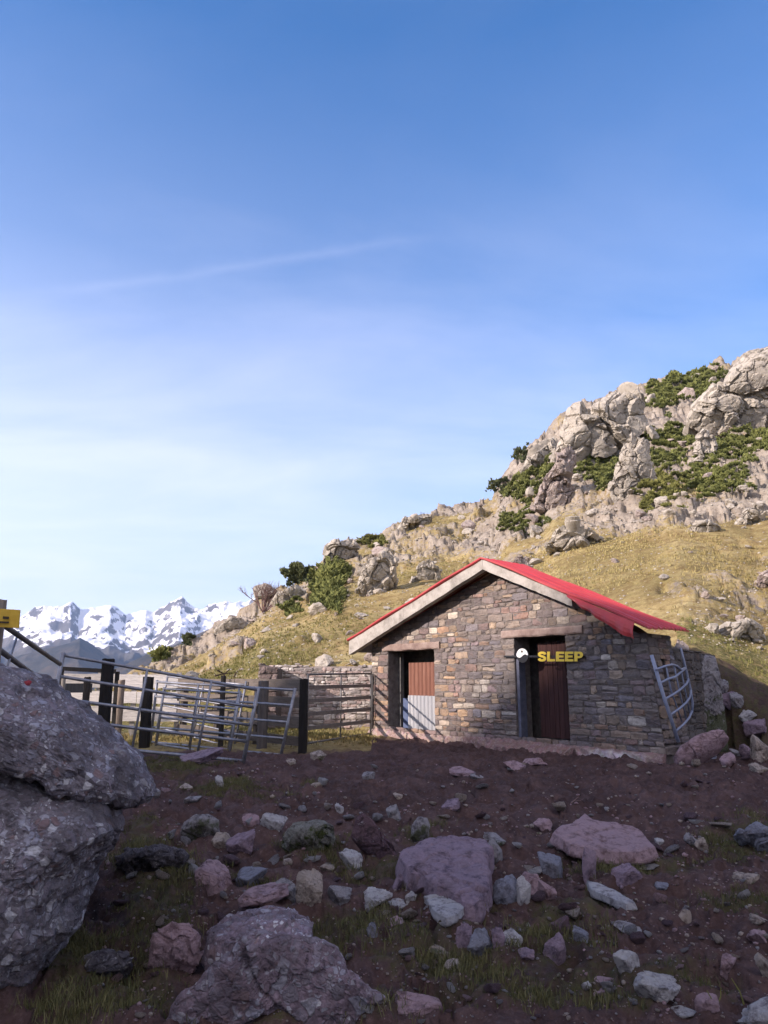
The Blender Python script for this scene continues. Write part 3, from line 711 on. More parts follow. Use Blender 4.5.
    while s < 2.86:
        w_ = rr.uniform(.09, .13); d = .30+rr.uniform(-.004, .004); f_ = rr.uniform(.75, 1.2); c = (.07*f_, .030*f_, .028*f_)
        zt = 1.98+rr.uniform(-.03, .01)
        pl.hexa([HN(s, d, .22), HN(s+w_-.008, d, .22), HN(s+w_-.008, d+.03, .22), HN(s, d+.03, .22), HN(s, d, zt), HN(s+w_-.008, d, zt), HN(s+w_-.008, d+.03, zt), HN(s, d+.03, zt)], c)
        s += w_
    dr = pl.build('door', MAT['dark_red_planks'], hut); tag(dr, 'dark red plank door standing half open')
    
    for zq in (.6, 1.6): hb = MB(); hb.beam(HN(1.9, .345, zq), HN(2.84, .345, zq), .03, .1, col=(.09, .04, .035)); hb.build('cross_board', MAT['dark_red_planks'], dr)
    # roof: two ribbed sheets
    def zr(s):                                            # top of the sheet
        return 3.66-.425*(3.6-s) if s < 3.6 else 3.66-.300*(s-3.6)
    def sheet(sa, sb, ns, front, backd, name, par, nd=16):
        mb = MB(); vs = []; n = nd+1
        for a in range(ns+1):
            s = sa+(sb-sa)*a/ns
            for q in range(n):
                dd = -front+(front+backd)*q/nd
                rib = .026*max(0, math.sin(dd/.16*2*math.pi))**2
                z = zr(s)+rib+.012*math.sin(s*3.1+dd*2)-.0*dd
                vs.append(H(s, dd, z))
        k = len(vs); vs += [np.array(v)-np.array([0, 0, .03]) for v in vs]
        fs = []
        for a in range(ns):
            for q in range(nd):
                e = (a*n+q, a*n+q+1, (a+1)*n+q+1, (a+1)*n+q); fs += [e, tuple(k+x for x in e[::-1])]
        for a in range(ns): fs += [(a*n, (a+1)*n, k+(a+1)*n, k+a*n), (a*n+nd, k+a*n+nd, k+(a+1)*n+nd, (a+1)*n+nd)]
        for q in range(nd): fs += [(q, k+q, k+q+1, q+1), (ns*n+q, ns*n+q+1, k+ns*n+q+1, k+ns*n+q)]
        return mb.add(vs, fs).build(name, MAT['red_sheet'], par)
    roof = sheet(-.10, 3.62, 40, .44, 1.12, 'roof', hut, 64)
    rl = sheet(3.63, 8.38, 40, .44, 1.12, 'roof', hut, 64)
    # the front edge of the right sheet hangs bent down towards the eave
    fl = MB(); vs = []; n = 5; ns = 24
    for a in range(ns+1):
        s = 1.42-1.30*a/ns; drop = .03+.27*min(1, (a/ns)**.8)*(1 if a < ns-1 else .9)
        for q in range(n):
            t_ = q/(n-1); z = zr(max(s, -.1))-.012-drop*t_+.012*math.sin(a*.9)*t_
            vs.append(H(max(s, -.12), -.445-.07*math.sin(t_*2.2)-.02*math.sin(a*1.3)*t_, z))
    k = len(vs); vs += [np.array(v)+DN*.012 for v in vs]; fs = []
    for a in range(ns):
        for q in range(n-1):
            e = (a*n+q, a*n+q+1, (a+1)*n+q+1, (a+1)*n+q); fs += [e, tuple(k+x for x in e[::-1])]
    for a in range(ns): fs += [(a*n, (a+1)*n, k+(a+1)*n, k+a*n), (a*n+n-1, k+a*n+n-1, k+(a+1)*n+n-1, (a+1)*n+n-1)]
    for q in range(n-1): fs += [(q, k+q, k+q+1, q+1), (ns*n+q, ns*n+q+1, k+ns*n+q+1, k+ns*n+q)]
    fl.add(vs, fs).build('bent_edge', MAT['red_sheet'], roof)
    # pale verge boards
    def verge(sa, sb, ta, tb, n=24):
        mb = MB(); rr = random.Random(int(sb*10)); vs = []
        for a in range(n+1):
            s = sa+(sb-sa)*a/n; th = ta+(tb-ta)*a/n
            e = [rr.uniform(-.006, .006) for _ in range(6)]; zt = zr(s)-.036
            vs += [H(s, -.40+e[0], zt-th+e[1]), H(s, -.40+e[2], zt+min(0, e[3])), H(s, -.27, zt), H(s, -.27, zt-th+e[4])]
        fs = [(q*4+e, q*4+(e+1) % 4, (q+1)*4+(e+1) % 4, (q+1)*4+e) for q in range(n) for e in range(4)]+[(0, 1, 2, 3), (n*4+3, n*4+2, n*4+1, n*4)]
        return mb.add(vs, fs).build('bargeboard', MAT['weathered_board'], hut)
    verge(3.60, 1.40, .20, .17); verge(3.605, 8.34, .20, .33)
    eb = MB(); eb.beam(H(8.28, -.26, zr(8.28)-.2), H(8.28, 1.0, zr(8.28)-.2), .1, .24); eb.build('eave_board', MAT['weathered_board'], hut)
    return hut
build_hut()
# ------------------------------------------------------------------ lettering at the right doorway
def build_sign():
    t = empty('door_sign', H(2.2, -.06, 1.72), 'yellow block letters reading SLEEP across the right doorway', 'sign')
    def s_of(px, py, off=.075):
        r = ray(px, py); n = -DN; o_ = H(0, 0, 0)+n*off; k = np.dot(o_-EYE, n)/np.dot(r, n); q = EYE+r*k
        return float(np.dot(q-o_, TL)), float(q[2]-HZ)
    ba = MB(); sl, zl = s_of(529.5, 655.5); sr, zr_ = s_of(583, 656.5)
    ba.beam(H(3.42, -.045, zl), H(sr-.02, -.045, zr_), .02, .035); ba.beam(H(3.42, -.06, zl), H(3.42, .02, zl), .03, .03); ba.beam(H(sr+.02, -.06, zr_), H(sr+.02, .02, zr_), .03, .03)
    ba.build('mounting_rail', MAT['black_paint'], t)
    xs = [(538, 546.2), (547.2, 555), (556, 564.2), (565, 573.4), (574.4, 583)]
    W_ = .26
    def strokes(ch):
        if ch == 'L': return [[(0, 0), (1, 0), (1, .24), (.36, .24), (.36, 1), (0, 1)]]
        if ch == 'E': return [[(0, 0), (1, 0), (1, .23), (.36, .23), (.36, .40), (.92, .40), (.92, .61), (.36, .61), (.36, .77), (1, .77), (1, 1), (0, 1)]]
        if ch == 'P':
            arc = [(.55+.45*math.cos(a), .67+.33*math.sin(a)) for a in np.linspace(math.pi/2, -math.pi/2, 13)]
            ina = [(.53+.14*math.cos(a), .67+.12*math.sin(a)) for a in np.linspace(-math.pi/2, math.pi/2, 9)]
            return [[(0, 0), (.36, 0), (.36, .34)]+arc[::-1][:]+[(.36, 1), (0, 1)], 'hole', [(.36, .55)]+ina+[(.36, .79)]]
        if ch == 'S':
            c = [(.86, .70), (.80, .83), (.64, .885), (.46, .885), (.28, .87), (.165, .78), (.17, .66), (.28, .575), (.5, .52), (.72, .45), (.835, .35), (.83, .22), (.72, .135), (.54, .11), (.36, .11), (.2, .16), (.13, .30)]
            return ['stroke', c]
    for ch, (xa, xb) in zip('SLEEP', xs):
        pt = s_of(xa, 651.6); pb = s_of(xa, 661.4); qt = s_of(xb, 651.6); qb = s_of(xb, 661.4)
        f = lambda a, b, o_=.075: H((pb[0]*(1-a)+qb[0]*a)*(1-b)+(pt[0]*(1-a)+qt[0]*a)*b, -o_, (pb[1]*(1-a)+qb[1]*a)*(1-b)+(pt[1]*(1-a)+qt[1]*a)*b)
        mb = MB(); st = strokes(ch)
        def prism(poly):
            n = len(poly); vs = [f(a, b, .078) for a, b in poly]+[f(a, b, .071) for a, b in poly]
            mb.add(vs, [tuple(range(n)), tuple(range(2*n-1, n-1, -1))]+[(k, (k+1) % n, n+(k+1) % n, n+k) for k in range(n)])
        if st[0] == 'stroke':
            c = st[1]; wd = .155; Lf, Rt = [], []
            for k in range(len(c)):
                a = np.array(c[min(k+1, len(c)-1)])-np.array(c[max(k-1, 0)]); a = a/np.linalg.norm(a); nn = np.array([-a[1], a[0]])
                wx = wd*1.15 if abs(a[1]) > .6 else wd
                Lf.append(np.array(c[k])+nn*np.array([wx, .115])); Rt.append(np.array(c[k])-nn*np.array([wx, .115]))
            n = len(c); vs = []
            for k in range(n): vs += [f(*Lf[k], .078), f(*Rt[k], .078), f(*Rt[k], .071), f(*Lf[k], .071)]
            mb.add(vs, [(k*4+e, k*4+(e+1) % 4, (k+1)*4+(e+1) % 4, (k+1)*4+e) for k in range(n-1) for e in range(4)]+[(0, 1, 2, 3), (n*4-1, n*4-2, n*4-3, n*4-4)])
        elif len(st) == 1: prism(st[0])
        else:                                             # P: stem and bowl as two strips
            prism([(0, 0), (.36, 0), (.36, 1), (0, 1)])
            ou = [(.36, 1)]+[(.58+.42*math.cos(a), .665+.335*math.sin(a)) for a in np.linspace(math.pi/2, -math.pi/2, 13)]+[(.36, .33)]
            inn = [(.36, .78)]+[(.54+.13*math.cos(a), .665+.115*math.sin(a)) for a in np.linspace(math.pi/2, -math.pi/2, 13)]+[(.36, .55)]
            n = len(ou); vs = []
            for a, b in zip(ou, inn): vs += [f(*a, .077), f(*b, .077), f(*b, .071), f(*a, .071)]
            mb.add(vs, [(k*4+e, k*4+(e+1) % 4, (k+1)*4+(e+1) % 4, (k+1)*4+e) for k in range(n-1) for e in range(4)]+[(0, 1, 2, 3), (n*4-1, n*4-2, n*4-3, n*4-4)])
        mb.build('letter', MAT['yellow_letter'], t)
    # round badge: white dome over a black base
    sc_, zc = s_of(522.3, 655.5, .07); R_ = .135
    b = empty('round_badge', H(sc_, -.07, zc), 'small round black and white badge left of the yellow letters', 'badge')
    def half(a0, a1, r, o0, o1, m, name, low=None):
        n = 24; an = np.linspace(a0, a1, n); poly = [(r*math.cos(a), r*math.sin(a)) for a in an]
        if low is not None: poly = poly+[(x, low(x)) for x in np.linspace(poly[-1][0], poly[0][0], 16)[1:-1]]
        k = len(poly); vs = [H(sc_-x*1.12, -o1, zc+y) for x, y in poly]+[H(sc_-x*1.12, -o0, zc+y) for x, y in poly]
        MB().add(vs, [tuple(range(k)), tuple(range(2*k-1, k-1, -1))]+[(q, (q+1) % k, k+(q+1) % k, k+q) for q in range(k)]).build(name, m, b)
    half(0, 2*math.pi*23/24, R_, .048, .066, MAT['black_paint'], 'disc')
    half(.02, math.pi-.02, R_*.97, .066, .074, MAT['white_paint'], 'white_dome', lambda x: .03*math.sin(x*24)-.01)
    half(0, 2*math.pi*23/24, R_*.16, .0741, .079, MAT['sign_print'], 'centre_mark')
    ob = bpy.data.objects['centre_mark']; ob.location.z += R_*.55
build_sign()
# ================================================================== gates and fences
def gate(name, label, TLp, TRp, BLp, BRp, zs, ups, mat, group=None, r=.021, mids=(), sag=0, posts=(True, True), flat=False, rr=None):
    """tubular hurdle between four corners; zs = heights of the rails as fractions, ups = places of inner uprights"""
    TLp, TRp, BLp, BRp = map(lambda q: np.asarray(q, float), (TLp, TRp, BLp, BRp))
    f = lambda a, b: (BLp*(1-a)+BRp*a)*(1-b)+(TLp*(1-a)+TRp*a)*b
    g = empty(name, (BLp+BRp)/2, label, 'gate', group)
    side = np.cross(TRp-TLp, TLp-BLp); side = side/np.linalg.norm(side); 
    for z in zs:
        n = 8; pts = [f(k/n, z)+np.array([0, 0, -sag*math.sin(math.pi*k/n)*random.uniform(.6, 1.2)]) for k in range(n+1)]
        MB().tube(pts, r, 10).build('rail', mat, g, smooth=True)
    for a, on in zip((0, 1), posts):
        if on: MB().tube([f(a, -.03), f(a, .5), f(a, 1.03)], r*1.25, 10).build('end_post', mat, g, smooth=True)
    for a in ups:
        b0, b1 = (0, 1)
        MB().tube([f(a, b0)+side*r*1.5, f(a, .5)+side*r*1.5, f(a, b1)+side*r*1.5], r*.8, 8).build('upright', mat, g, smooth=True)
    return g
HG = 'galvanised hurdles leaning in the yard'
P = lambda px, py, Y: at(px, py, Y)
gate('sheep_hurdle', 'front galvanised hurdle, propped up on the big boulder at its left end', P(63, 655, 11.2), P(258, 690, 12.75), P(46, 742, 11.1), P(243.5, 761, 12.7), (0, .27, .50, .75, 1), (.40, .735), MAT['galvanised_tube'], HG, .024)
gate('sheep_hurdle', 'galvanised hurdle second from the front, its right end by the black gate post', P(157, 682, 16.0), P(295, 690, 13.95), P(150.5, 742, 16.2), P(281, 755, 13.9), (0, .25, .5, .76, 1), (.34, .64), MAT['galvanised_tube'], HG, .022)
gate('sheep_hurdle', 'rearmost thin galvanised hurdle against the grey plank fence', P(168, 675, 17.2), P(246, 683, 16.0), P(157, 727, 17.3), P(234, 748, 15.9), (0, .22, .42, .62, .82, .97), (.5,), MAT['galvanised_tube'], HG, .018)
gate('sheep_hurdle', 'short galvanised hurdle wedged between the front and second hurdles', P(164, 689, 15.3), P(240, 693, 14.2), P(156, 744, 15.4), P(229, 755, 14.1), (0, .24, .48, .74, 1), (.5,), MAT['galvanised_tube'], HG, .020)
# rails running from the sign post down to the front hurdle
g = empty('sloping_rails', P(30, 668, 9.3), 'two dark tubular rails sloping down from the sign post to the front hurdle', 'railing')
for (a, b, ya), (c, d, yb) in (((-14, 613, 7.4), (60, 664, 11.05)), ((-20, 636, 7.4), (52, 688, 11.0))):
    MB().tube([P(a, b, ya), (P(a, b, ya)+P(c, d, yb))/2, P(c, d, yb)], .03, 10).build('rail', MAT['dark_tube'], g, smooth=True)
MB().tube([P(18.5, 632, 8.9), P(4, 676, 8.3)], .014, 8).build('brace', MAT['galvanised_tube'], g, smooth=True)
# painted gate closing the gap to the hut
A0 = atz(306.5, 747.5, HZ); A1 = atz(370.5, 735.5, HZ)
A0 = np.array([A0[0], A0[1], gz_at(A0[0], A0[1])+.03]); A1 = np.array([A1[0], A1[1], max(HZ, gz_at(A1[0], A1[1]))+.05])
gt = empty('yard_gate', (A0+A1)/2, 'dark tubular five bar gate hung between black post and hut corner', 'gate')
h0 = at(307.5, 674.5, A0[1])[2]-A0[2]; h1 = at(370.5, 673.5, A1[1])[2]-A1[2]
zz = np.array([0, 0, 1.0]); e = A1-A0
for k, (b0, b1) in enumerate(((0, 0), (.215, .20), (.42, .405), (.61, .60), (.81, .795), (1, 1))):
    p, q = A0+zz*h0*b0, A1+zz*h1*b1
    if k in (0, 5): MB().tube([p, (p+q)/2, q], .021, 10).build('rail', MAT['dark_tube'], gt, smooth=True)
    else: MB().beam(p, q, .03, .075).build('rail', MAT['fence_wood'] if False else MAT['dark_tube'], gt)
for a, nm in ((0, 'end_post'), (.48, 'upright'), (1, 'end_post')):
    p = A0+e*a; MB().tube([p-zz*.04, p+zz*(h0*(1-a)+h1*a)+zz*.02], .021 if a in (0, 1) else .016, 10).build(nm, MAT['dark_tube'], gt, smooth=True)
hp = A1+e/np.linalg.norm(e)*.10
hp[2] = HZ-.1
MB().tube([hp, hp+zz*1.52], .032, 10, (.05, .05, .05)).build('gate_hinge_post', MAT['dark_tube'], loc=hp, smooth=True)
tag(bpy.data.objects['gate_hinge_post'], 'thin dark metal post at the left corner of the hut', 'post')
# posts
def post(px0, px1, ytop, Y, label, col, shape='square', group=None, yb=None, tilt=0):
    top = at((px0+px1)/2, ytop, Y); w = (px1-px0)*Y/FPX/1.0
    b = np.array([top[0]-tilt, Y, gz_at(top[0], Y)-.25])
    n = 14; mb = MB(); rn = random.Random(int(px0*7)); vs = []
    k = 12
    off = [rn.uniform(.92, 1.06) for _ in range(k)]
    for q in range(n+1):
        c = b+(top-b)*q/n; 
        for a in range(k):
            an = 2*math.pi*a/k+.26; rr = w*.5*off[a]*(1+.04*rn.uniform(-1, 1))
            if shape == 'square': rr *= min(1/abs(math.cos(an)), 1/abs(math.sin(an)), 1.25)
            vs.append(c+np.array([rr*math.cos(an), rr*math.sin(an), (rn.uniform(-.01, .01) if q == n else 0)]))
    fs = [(q*k+a, q*k+(a+1) % k, (q+1)*k+(a+1) % k, (q+1)*k+a) for q in range(n) for a in range(k)]+[tuple(range(k-1, -1, -1)), tuple(n*k+a for a in range(k))]
    o_ = mb.add(vs, fs, col).build('wooden_post', MAT['post_wood'], loc=b)
    return tag(o_, label, 'post', group)
BLK = (.022, .021, .022); DK = (.05, .045, .042); GRY = (.22, .20, .185)
post(103.5, 114, 659, 12.9, 'tall square black post behind the front hurdle', BLK)
post(300, 308, 679, 14.3, 'thick black post that carries the yard gate', BLK)
post(144, 153, 677, 15.4, 'black post between pale boards and hurdles', BLK)
post(84.5, 91, 677, 15.0, 'short dark post with rounded head near the pale boards', DK, 'round')
post(221, 226, 676, 15.2, 'slim dark post behind the overlapping hurdles', DK, 'round')
post(259, 269, 681, 14.9, 'grey round post before the plank fence', (.13, .12, .12), 'round')
post(62, 66, 676, 15.4, 'thin pale stake left of the pale boards', (.30, .28, .25), 'round')
post(119, 125, 680, 15.8, 'pale brown stake in front of the white boards', (.27, .22, .18), 'round')
def fence(name, label, p0, p1, rows, posts, col, depth=.035, split=3, pc=None, jit=.02):
    f = empty(name, ((p0+p1)/2)*np.array([1, 1, 0])+np.array([0, 0, HZ]), label, 'fence')
    rn = random.Random(int(p0[0]*10)); d = p1-p0
    for ya, yb_, sp in rows:                              # board rows, heights at both ends
        cuts = [0]+sorted(rn.uniform(.25, .75) for _ in range(sp-1))+[1]
        for a, b in zip(cuts, cuts[1:]):
            A = p0+d*a; B = p0+d*b; j = rn.uniform(-jit, jit); f_ = rn.uniform(.8, 1.15); c = [x*f_ for x in col]
            za, zb_ = ya[0]+(ya[1]-ya[0])*a+j, ya[0]+(ya[1]-ya[0])*b+j; wa = yb_
            nrm = np.array([d[1], -d[0], 0])/math.hypot(d[0], d[1])*(depth/2)
            m = MB(); n = 10; vs = []
            for k in range(n+1):
                q = A+(B-A)*(.004+.992*k/n); z = za+(zb_-za)*k/n; e = [rn.uniform(-.006, .006) for _ in range(2)]
                for o_, zz_ in ((nrm, z-wa/2+e[0]), (nrm, z+wa/2+e[1]), (-nrm, z+wa/2+e[1]), (-nrm, z-wa/2+e[0])): vs.append(np.array([q[0], q[1], zz_])+o_)
            m.add(vs, [(k*4+e_, k*4+(e_+1) % 4, (k+1)*4+(e_+1) % 4, (k+1)*4+e_) for k in range(n) for e_ in range(4)]+[(0, 1, 2, 3), (n*4+3, n*4+2, n*4+1, n*4)], tuple(c))
            m.build('board', MAT['fence_wood'], f)
    for a, top, w in posts:
        q = p0+d*a; nrm = np.array([-d[1], d[0], 0])/math.hypot(d[0], d[1])*(depth/2+w/2+.003)
        q = q+nrm*(1 if nrm[1] > 0 else -1); m = MB(); b = gz_at(q[0], q[1])-.2
        m.beam((q[0], q[1], b), (q[0], q[1], top), w, w, up=tuple(d), col=pc or tuple(x*.45 for x in col)); m.build('post', MAT['post_wood'], f)
    return f
F0 = np.array([at(178, 690, 18.6)[0], 18.6, 0]); F1 = np.array([at(301, 690, 14.55)[0], 14.55, 0])
zc = lambda px, py, Y: at(px, py, Y)[2]
fence('plank_fence', 'grey weathered plank fence running towards the black gate post', F0, F1,
      [((zc(178, 682.5, 18.6), zc(301, 685, 14.55)), .22, 2), ((zc(178, 697, 18.6), zc(301, 704, 14.55)), .19, 2), ((zc(178, 712, 18.6), zc(301, 722.5, 14.55)), .20, 2), ((zc(178, 727, 18.6), zc(301, 741, 14.55)), .17, 1)],
      [(.04, 1.6, .12), (.36, 1.6, .14), (.68, 1.55, .12)], (.15, .132, .12))
E0 = np.array([at(56, 690, 18.2)[0], 18.2, 0]); E1 = np.array([at(180, 690, 18.75)[0], 18.75, 0])
fence('board_fence', 'pale sunlit board fence closing the far side of the yard', E0, E1,
      [((zc(56, 680.5, 18.2), zc(180, 681, 18.75)), .31, 2), ((zc(56, 697, 18.2), zc(180, 698, 18.75)), .27, 2), ((zc(56, 713, 18.2), zc(180, 714.5, 18.75)), .33, 2)],
      [(.02, 1.8, .11), (.34, 1.8, .11), (.62, 1.8, .11), (.985, 1.8, .11)], (.82, .80, .77), jit=.008)
r0, r1 = at(60, 668.5, 17.6), at(116, 671.5, 17.9)
dr_ = empty('timber_rail', (r0[0], r0[1], HZ), 'short dark timber rail before the pale boards', 'railing')
MB().beam(r0, r1, .06, .09, col=(.03, .03, .032)).build('rail', MAT['post_wood'], dr_)
MB().beam(at(64, 688, 17.5), at(92, 688, 17.6), .05, .2, col=(.03, .035, .045)).build('board', MAT['post_wood'], dr_)
for q in (r0, r1): MB().beam((q[0], q[1]+.1, gz_at(q[0], q[1])-.1), (q[0], q[1]+.1, q[2]), .08, .08, up=(0, 1, 0), col=(.03, .03, .03)).build('post', MAT['post_wood'], dr_)
# branches stuck on top of the plank fence
tw = MB(); q = at(224, 676, 16.6)
for a, b in (((-9, 0), (8, -3)), ((-2, 2), (6, -7)), ((-7, -6), (2, 1)), ((10, 1), (14, -5))):
    tw.tube([at(224+a[0], 676+a[1], 16.5), at(224+(a[0]+b[0])/2, 675+(a[1]+b[1])/2, 16.6), at(224+b[0], 676+b[1], 16.7)], .02, 6, r2=.008)
tag(tw.build('dry_branch', MAT['shrub_stem'], loc=q), 'dark dry branches lying on top of the plank fence', 'branch')
# sign post at the left edge with its yellow board
post(-13, 6.8, 600, 7.6, 'grey wooden sign post at the left edge behind the boulder', (.30, .26, .23), 'round')
sg = MB()
c0, c1, c2, c3 = at(-20, 607.5, 7.42), at(19.6, 609.8, 7.48), at(18.2, 628, 7.48), at(-20, 626.5, 7.42)
th = np.array([0, .025, 0]); sg.hexa([c3, c2, c2+th, c3+th, c0, c1, c1+th, c0+th])
so = sg.build('trail_sign', MAT['yellow_sign'], loc=(c0+c2)/2, bevel=.004); tag(so, 'yellow painted board nailed to the sign post', 'sign')
pr = MB(); pr.beam(at(3, 617.5, 7.44)-th*.12, at(9, 618, 7.45)-th*.12, .006, .025); pr.beam(at(-6, 622, 7.42)-th*.12, at(9, 622.5, 7.45)-th*.12, .006, .018)
pr.build('printed_marks', MAT['sign_print'], so)
# ------------------------------------------------------------------ dry stone wall behind the yard gate
def dry_wall():
    A = np.array([at(259, 700, 21.6)[0], 21.6, 0]); B = np.array([at(376, 700, 21.2)[0]+.9, 21.2, 0]); d = (B-A); L_ = np.linalg.norm(d); d = d/L_; nn = np.array([d[1], -d[0], 0])
    z0 = .2; M = lambda s, o, z: A+d*float(s)+nn*float(o)+np.array([0, 0, float(z)])
    rn = random.Random(21); m = MB()
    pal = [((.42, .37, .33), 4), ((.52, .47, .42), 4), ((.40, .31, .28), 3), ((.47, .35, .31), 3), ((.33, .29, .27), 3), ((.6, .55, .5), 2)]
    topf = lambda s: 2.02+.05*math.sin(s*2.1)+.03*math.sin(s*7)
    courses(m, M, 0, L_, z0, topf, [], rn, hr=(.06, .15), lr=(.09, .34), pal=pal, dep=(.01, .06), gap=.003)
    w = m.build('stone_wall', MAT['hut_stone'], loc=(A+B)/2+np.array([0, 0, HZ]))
    b = MB(); q = [M(0, -.002, z0-.3), M(L_, -.002, z0-.3), M(L_, -.5, z0-.3), M(0, -.5, z0-.3)]; t_ = [M(0, -.002, 1.99), M(L_, -.002, 1.99), M(L_, -.5, 1.99), M(0, -.5, 1.99)]
    b.hexa(q+t_); b.build('wall_core', MAT['pale_mortar'], w)
    tag(w, 'low sunlit dry stone wall behind the yard gate', 'wall')
    # pier added at its left end in place of a shadow on the wall
    C0 = np.array([at(259, 700, 20.6)[0], 20.6, 0]); wd = at(277, 700, 20.6)[0]-C0[0]; pm = MB(); rp = random.Random(9)
    M2 = lambda s, o, z: C0+np.array([float(s), -float(o), float(z)])
    courses(pm, M2, 0, wd, .25, lambda s: 2.06-.12*s, [], rp, hr=(.1, .2), lr=(.14, .35), pal=[((.15, .11, .10), 3), ((.19, .14, .13), 2)], dep=(.02, .06), gap=.006)  # front stones painted darker than the side, as if shaded
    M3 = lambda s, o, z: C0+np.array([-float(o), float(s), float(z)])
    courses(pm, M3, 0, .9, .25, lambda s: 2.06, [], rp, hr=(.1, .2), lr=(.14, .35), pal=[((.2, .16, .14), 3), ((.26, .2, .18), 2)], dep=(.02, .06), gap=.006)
    pm.hexa([C0+np.array(v) for v in ((.003, .003, .1), (wd, .003, .1), (wd, .9, .1), (.003, .9, .1), (.003, .003, 2.03), (wd, .003, 1.92), (wd, .9, 1.92), (.003, .9, 2.03))], (.12, .1, .09))
    tag(pm.build('shadow_pier', MAT['hut_stone'], loc=C0+np.array([wd/2, .4, HZ])), 'squat stone pier added for a shadow on the dry stone wall, painted dark', 'pier')
dry_wall()
# bent blue grey hurdle leaning on the hut's right side
def bent_hurdle():
    lt, lb = at(651.5, 655, 12.1), at(678.5, 742, 12.15); rt_, rb_ = at(680.5, 648, 13.0), at(692, 714, 13.2)
    g = empty('bent_hurdle', lb, 'bent blue grey tubular hurdle leaning on the right side wall of the hut', 'gate')
    MB().tube([lt, (lt*.5+lb*.5)+np.array([-.01, 0, 0]), lb], .028, 10).build('end_post', MAT['blue_tube'], g, smooth=True)
    mid = at(690.5, 690, 13.15)
    MB().tube([rt_, at(685.5, 668, 13.05), mid, at(692.5, 703, 13.2), rb_], .022, 10).build('end_post', MAT['blue_tube'], g, smooth=True)
    rails = [[(656, 669.5), (664, 666.5), (672, 664.6), (677, 666), (681, 669.8), (684.5, 668)], [(660.5, 683), (668, 679), (675, 677), (681, 672), (685.5, 668)], [(665.5, 699), (674, 694), (681, 689), (686.5, 684), (688.5, 679)], [(671, 714.5), (679, 709), (686, 703), (690, 697), (691, 690)], [(676, 731), (683, 725), (689, 718), (692, 711)]]
    yb0 = lambda px: 12.08+(px-656)*.031
    for R_ in rails: MB().tube([at(a, b, yb0(a)-.03) for a, b in R_], .019, 8).build('rail', MAT['blue_tube'], g, smooth=True)
    for ptsl in ([(666, 666), (671, 690), (682, 722)], [(674, 665), (679, 690), (686.5, 719)], [(681, 670), (685, 690), (690, 714)]):
        MB().tube([at(a, b, yb0(a)) for a, b in ptsl], .013, 8).build('upright', MAT['blue_tube'], g, smooth=True)
bent_hurdle()
# ================================================================== rocks
def resample(pts, n):
    p = np.array(pts, float); q = np.roll(p, -1, 0); L_ = np.linalg.norm(q-p, axis=1); c = np.concatenate([[0], np.cumsum(L_)])
    t = np.linspace(0, c[-1], n, endpoint=False); k = np.clip(np.searchsorted(c, t, side='right')-1, 0, len(p)-1)
    f = ((t-c[k])/np.maximum(L_[k], 1e-9))[:, None]
    return p[k]*(1-f)+q[k]*f
def rough(me, seed, amp, blocks=(), fb=(3.0, .5), origin=None, keep=None):
    """push vertices along their normals: fractured blocks and fine grain"""
    n = len(me.vertices); co = np.zeros(n*3); me.vertices.foreach_get('co', co); co = co.reshape(-1, 3)
    no = np.zeros(n*3); me.vertices.foreach_get('normal', no); no = no.reshape(-1, 3)
    Q = co+seed*7.31; d = np.zeros(n)
    for s, a in blocks:
        W = Q+np.stack([vnoise(Q, s*2.2, seed+q) for q in (1, 2, 3)], 1)*.22/s
        rv, tl, f1, e = voro(W, s, seed+int(s*10)); d += a*((rv-.5)*1.1+.8*tl)-a*.35*(e < .05)
    d += fb[1]*fbm(Q, fb[0], 5, seed, .55)
    if keep is not None: d = d*keep
    co = co+no*(d*amp)[:, None]
    me.vertices.foreach_set('co', co.ravel()); me.update()
def blob(name, outl, c, axis, front, back, mat, seed, n=84, nf=18, nb=14, e1=2.2, e2=2.2, amp=.03, blocks=(), fb=(3, .8), back_scale=1.0, label=None, cat='rock', group=None, skew=None):
    """closed rock from a ring of 3D outline points, domed towards AXIS by FRONT and away from it by BACK"""
    O = resample(outl, n); c = np.array(c, float); ax = np.array(axis, float); ax = ax/np.linalg.norm(ax)
    sk = np.zeros(3) if skew is None else np.array(skew, float)
    V_ = [c+ax*front+sk]; ks = np.sin(np.linspace(0, math.pi/2, nf+1))[1:]
    for k in ks:
        h = (1-k**e1)**(1/e1); V_ += list(c+(O-c)*k+ax*front*h+sk*h)
    for k in ks[::-1][1:] if nb is None else np.sin(np.linspace(math.pi/2, 0, nb+1))[1:-1]:
        h = (1-k**e2)**(1/e2); V_ += list(c+(O-c)*(k*(1+(back_scale-1)*h))-ax*back*h)
    V_.append(c-ax*back); m = (len(V_)-2)//n; Fs = []
    me = bpy.data.meshes.new(name); T = [(0, 1+a, 1+(a+1) % n) for a in range(n)]
    for q in range(m-1):
        for a in range(n): Fs.append((1+q*n+a, 1+(q+1)*n+a, 1+(q+1)*n+(a+1) % n, 1+q*n+(a+1) % n))
    l = len(V_)-1; T += [(l, 1+(m-1)*n+(a+1) % n, 1+(m-1)*n+a) for a in range(n)]
    me.from_pydata([tuple(map(float, v)) for v in V_], [], T+Fs); me.update()
    b = bmesh.new(); b.from_mesh(me); bmesh.ops.recalc_face_normals(b, faces=b.faces); b.to_mesh(me); b.free()
    rough(me, seed, amp, blocks, fb)
    o = obj(name, me, mat, loc=c)
    return tag(o, label, cat, group)
_ico = {}
def ico(sub):
    if sub not in _ico:
        b = bmesh.new(); bmesh.ops.create_icosphere(b, subdivisions=sub, radius=1)
        _ico[sub] = (np.array([v.co[:] for v in b.verts]), [tuple(v.index for v in f.verts) for f in b.faces]); b.free()
    return _ico[sub]
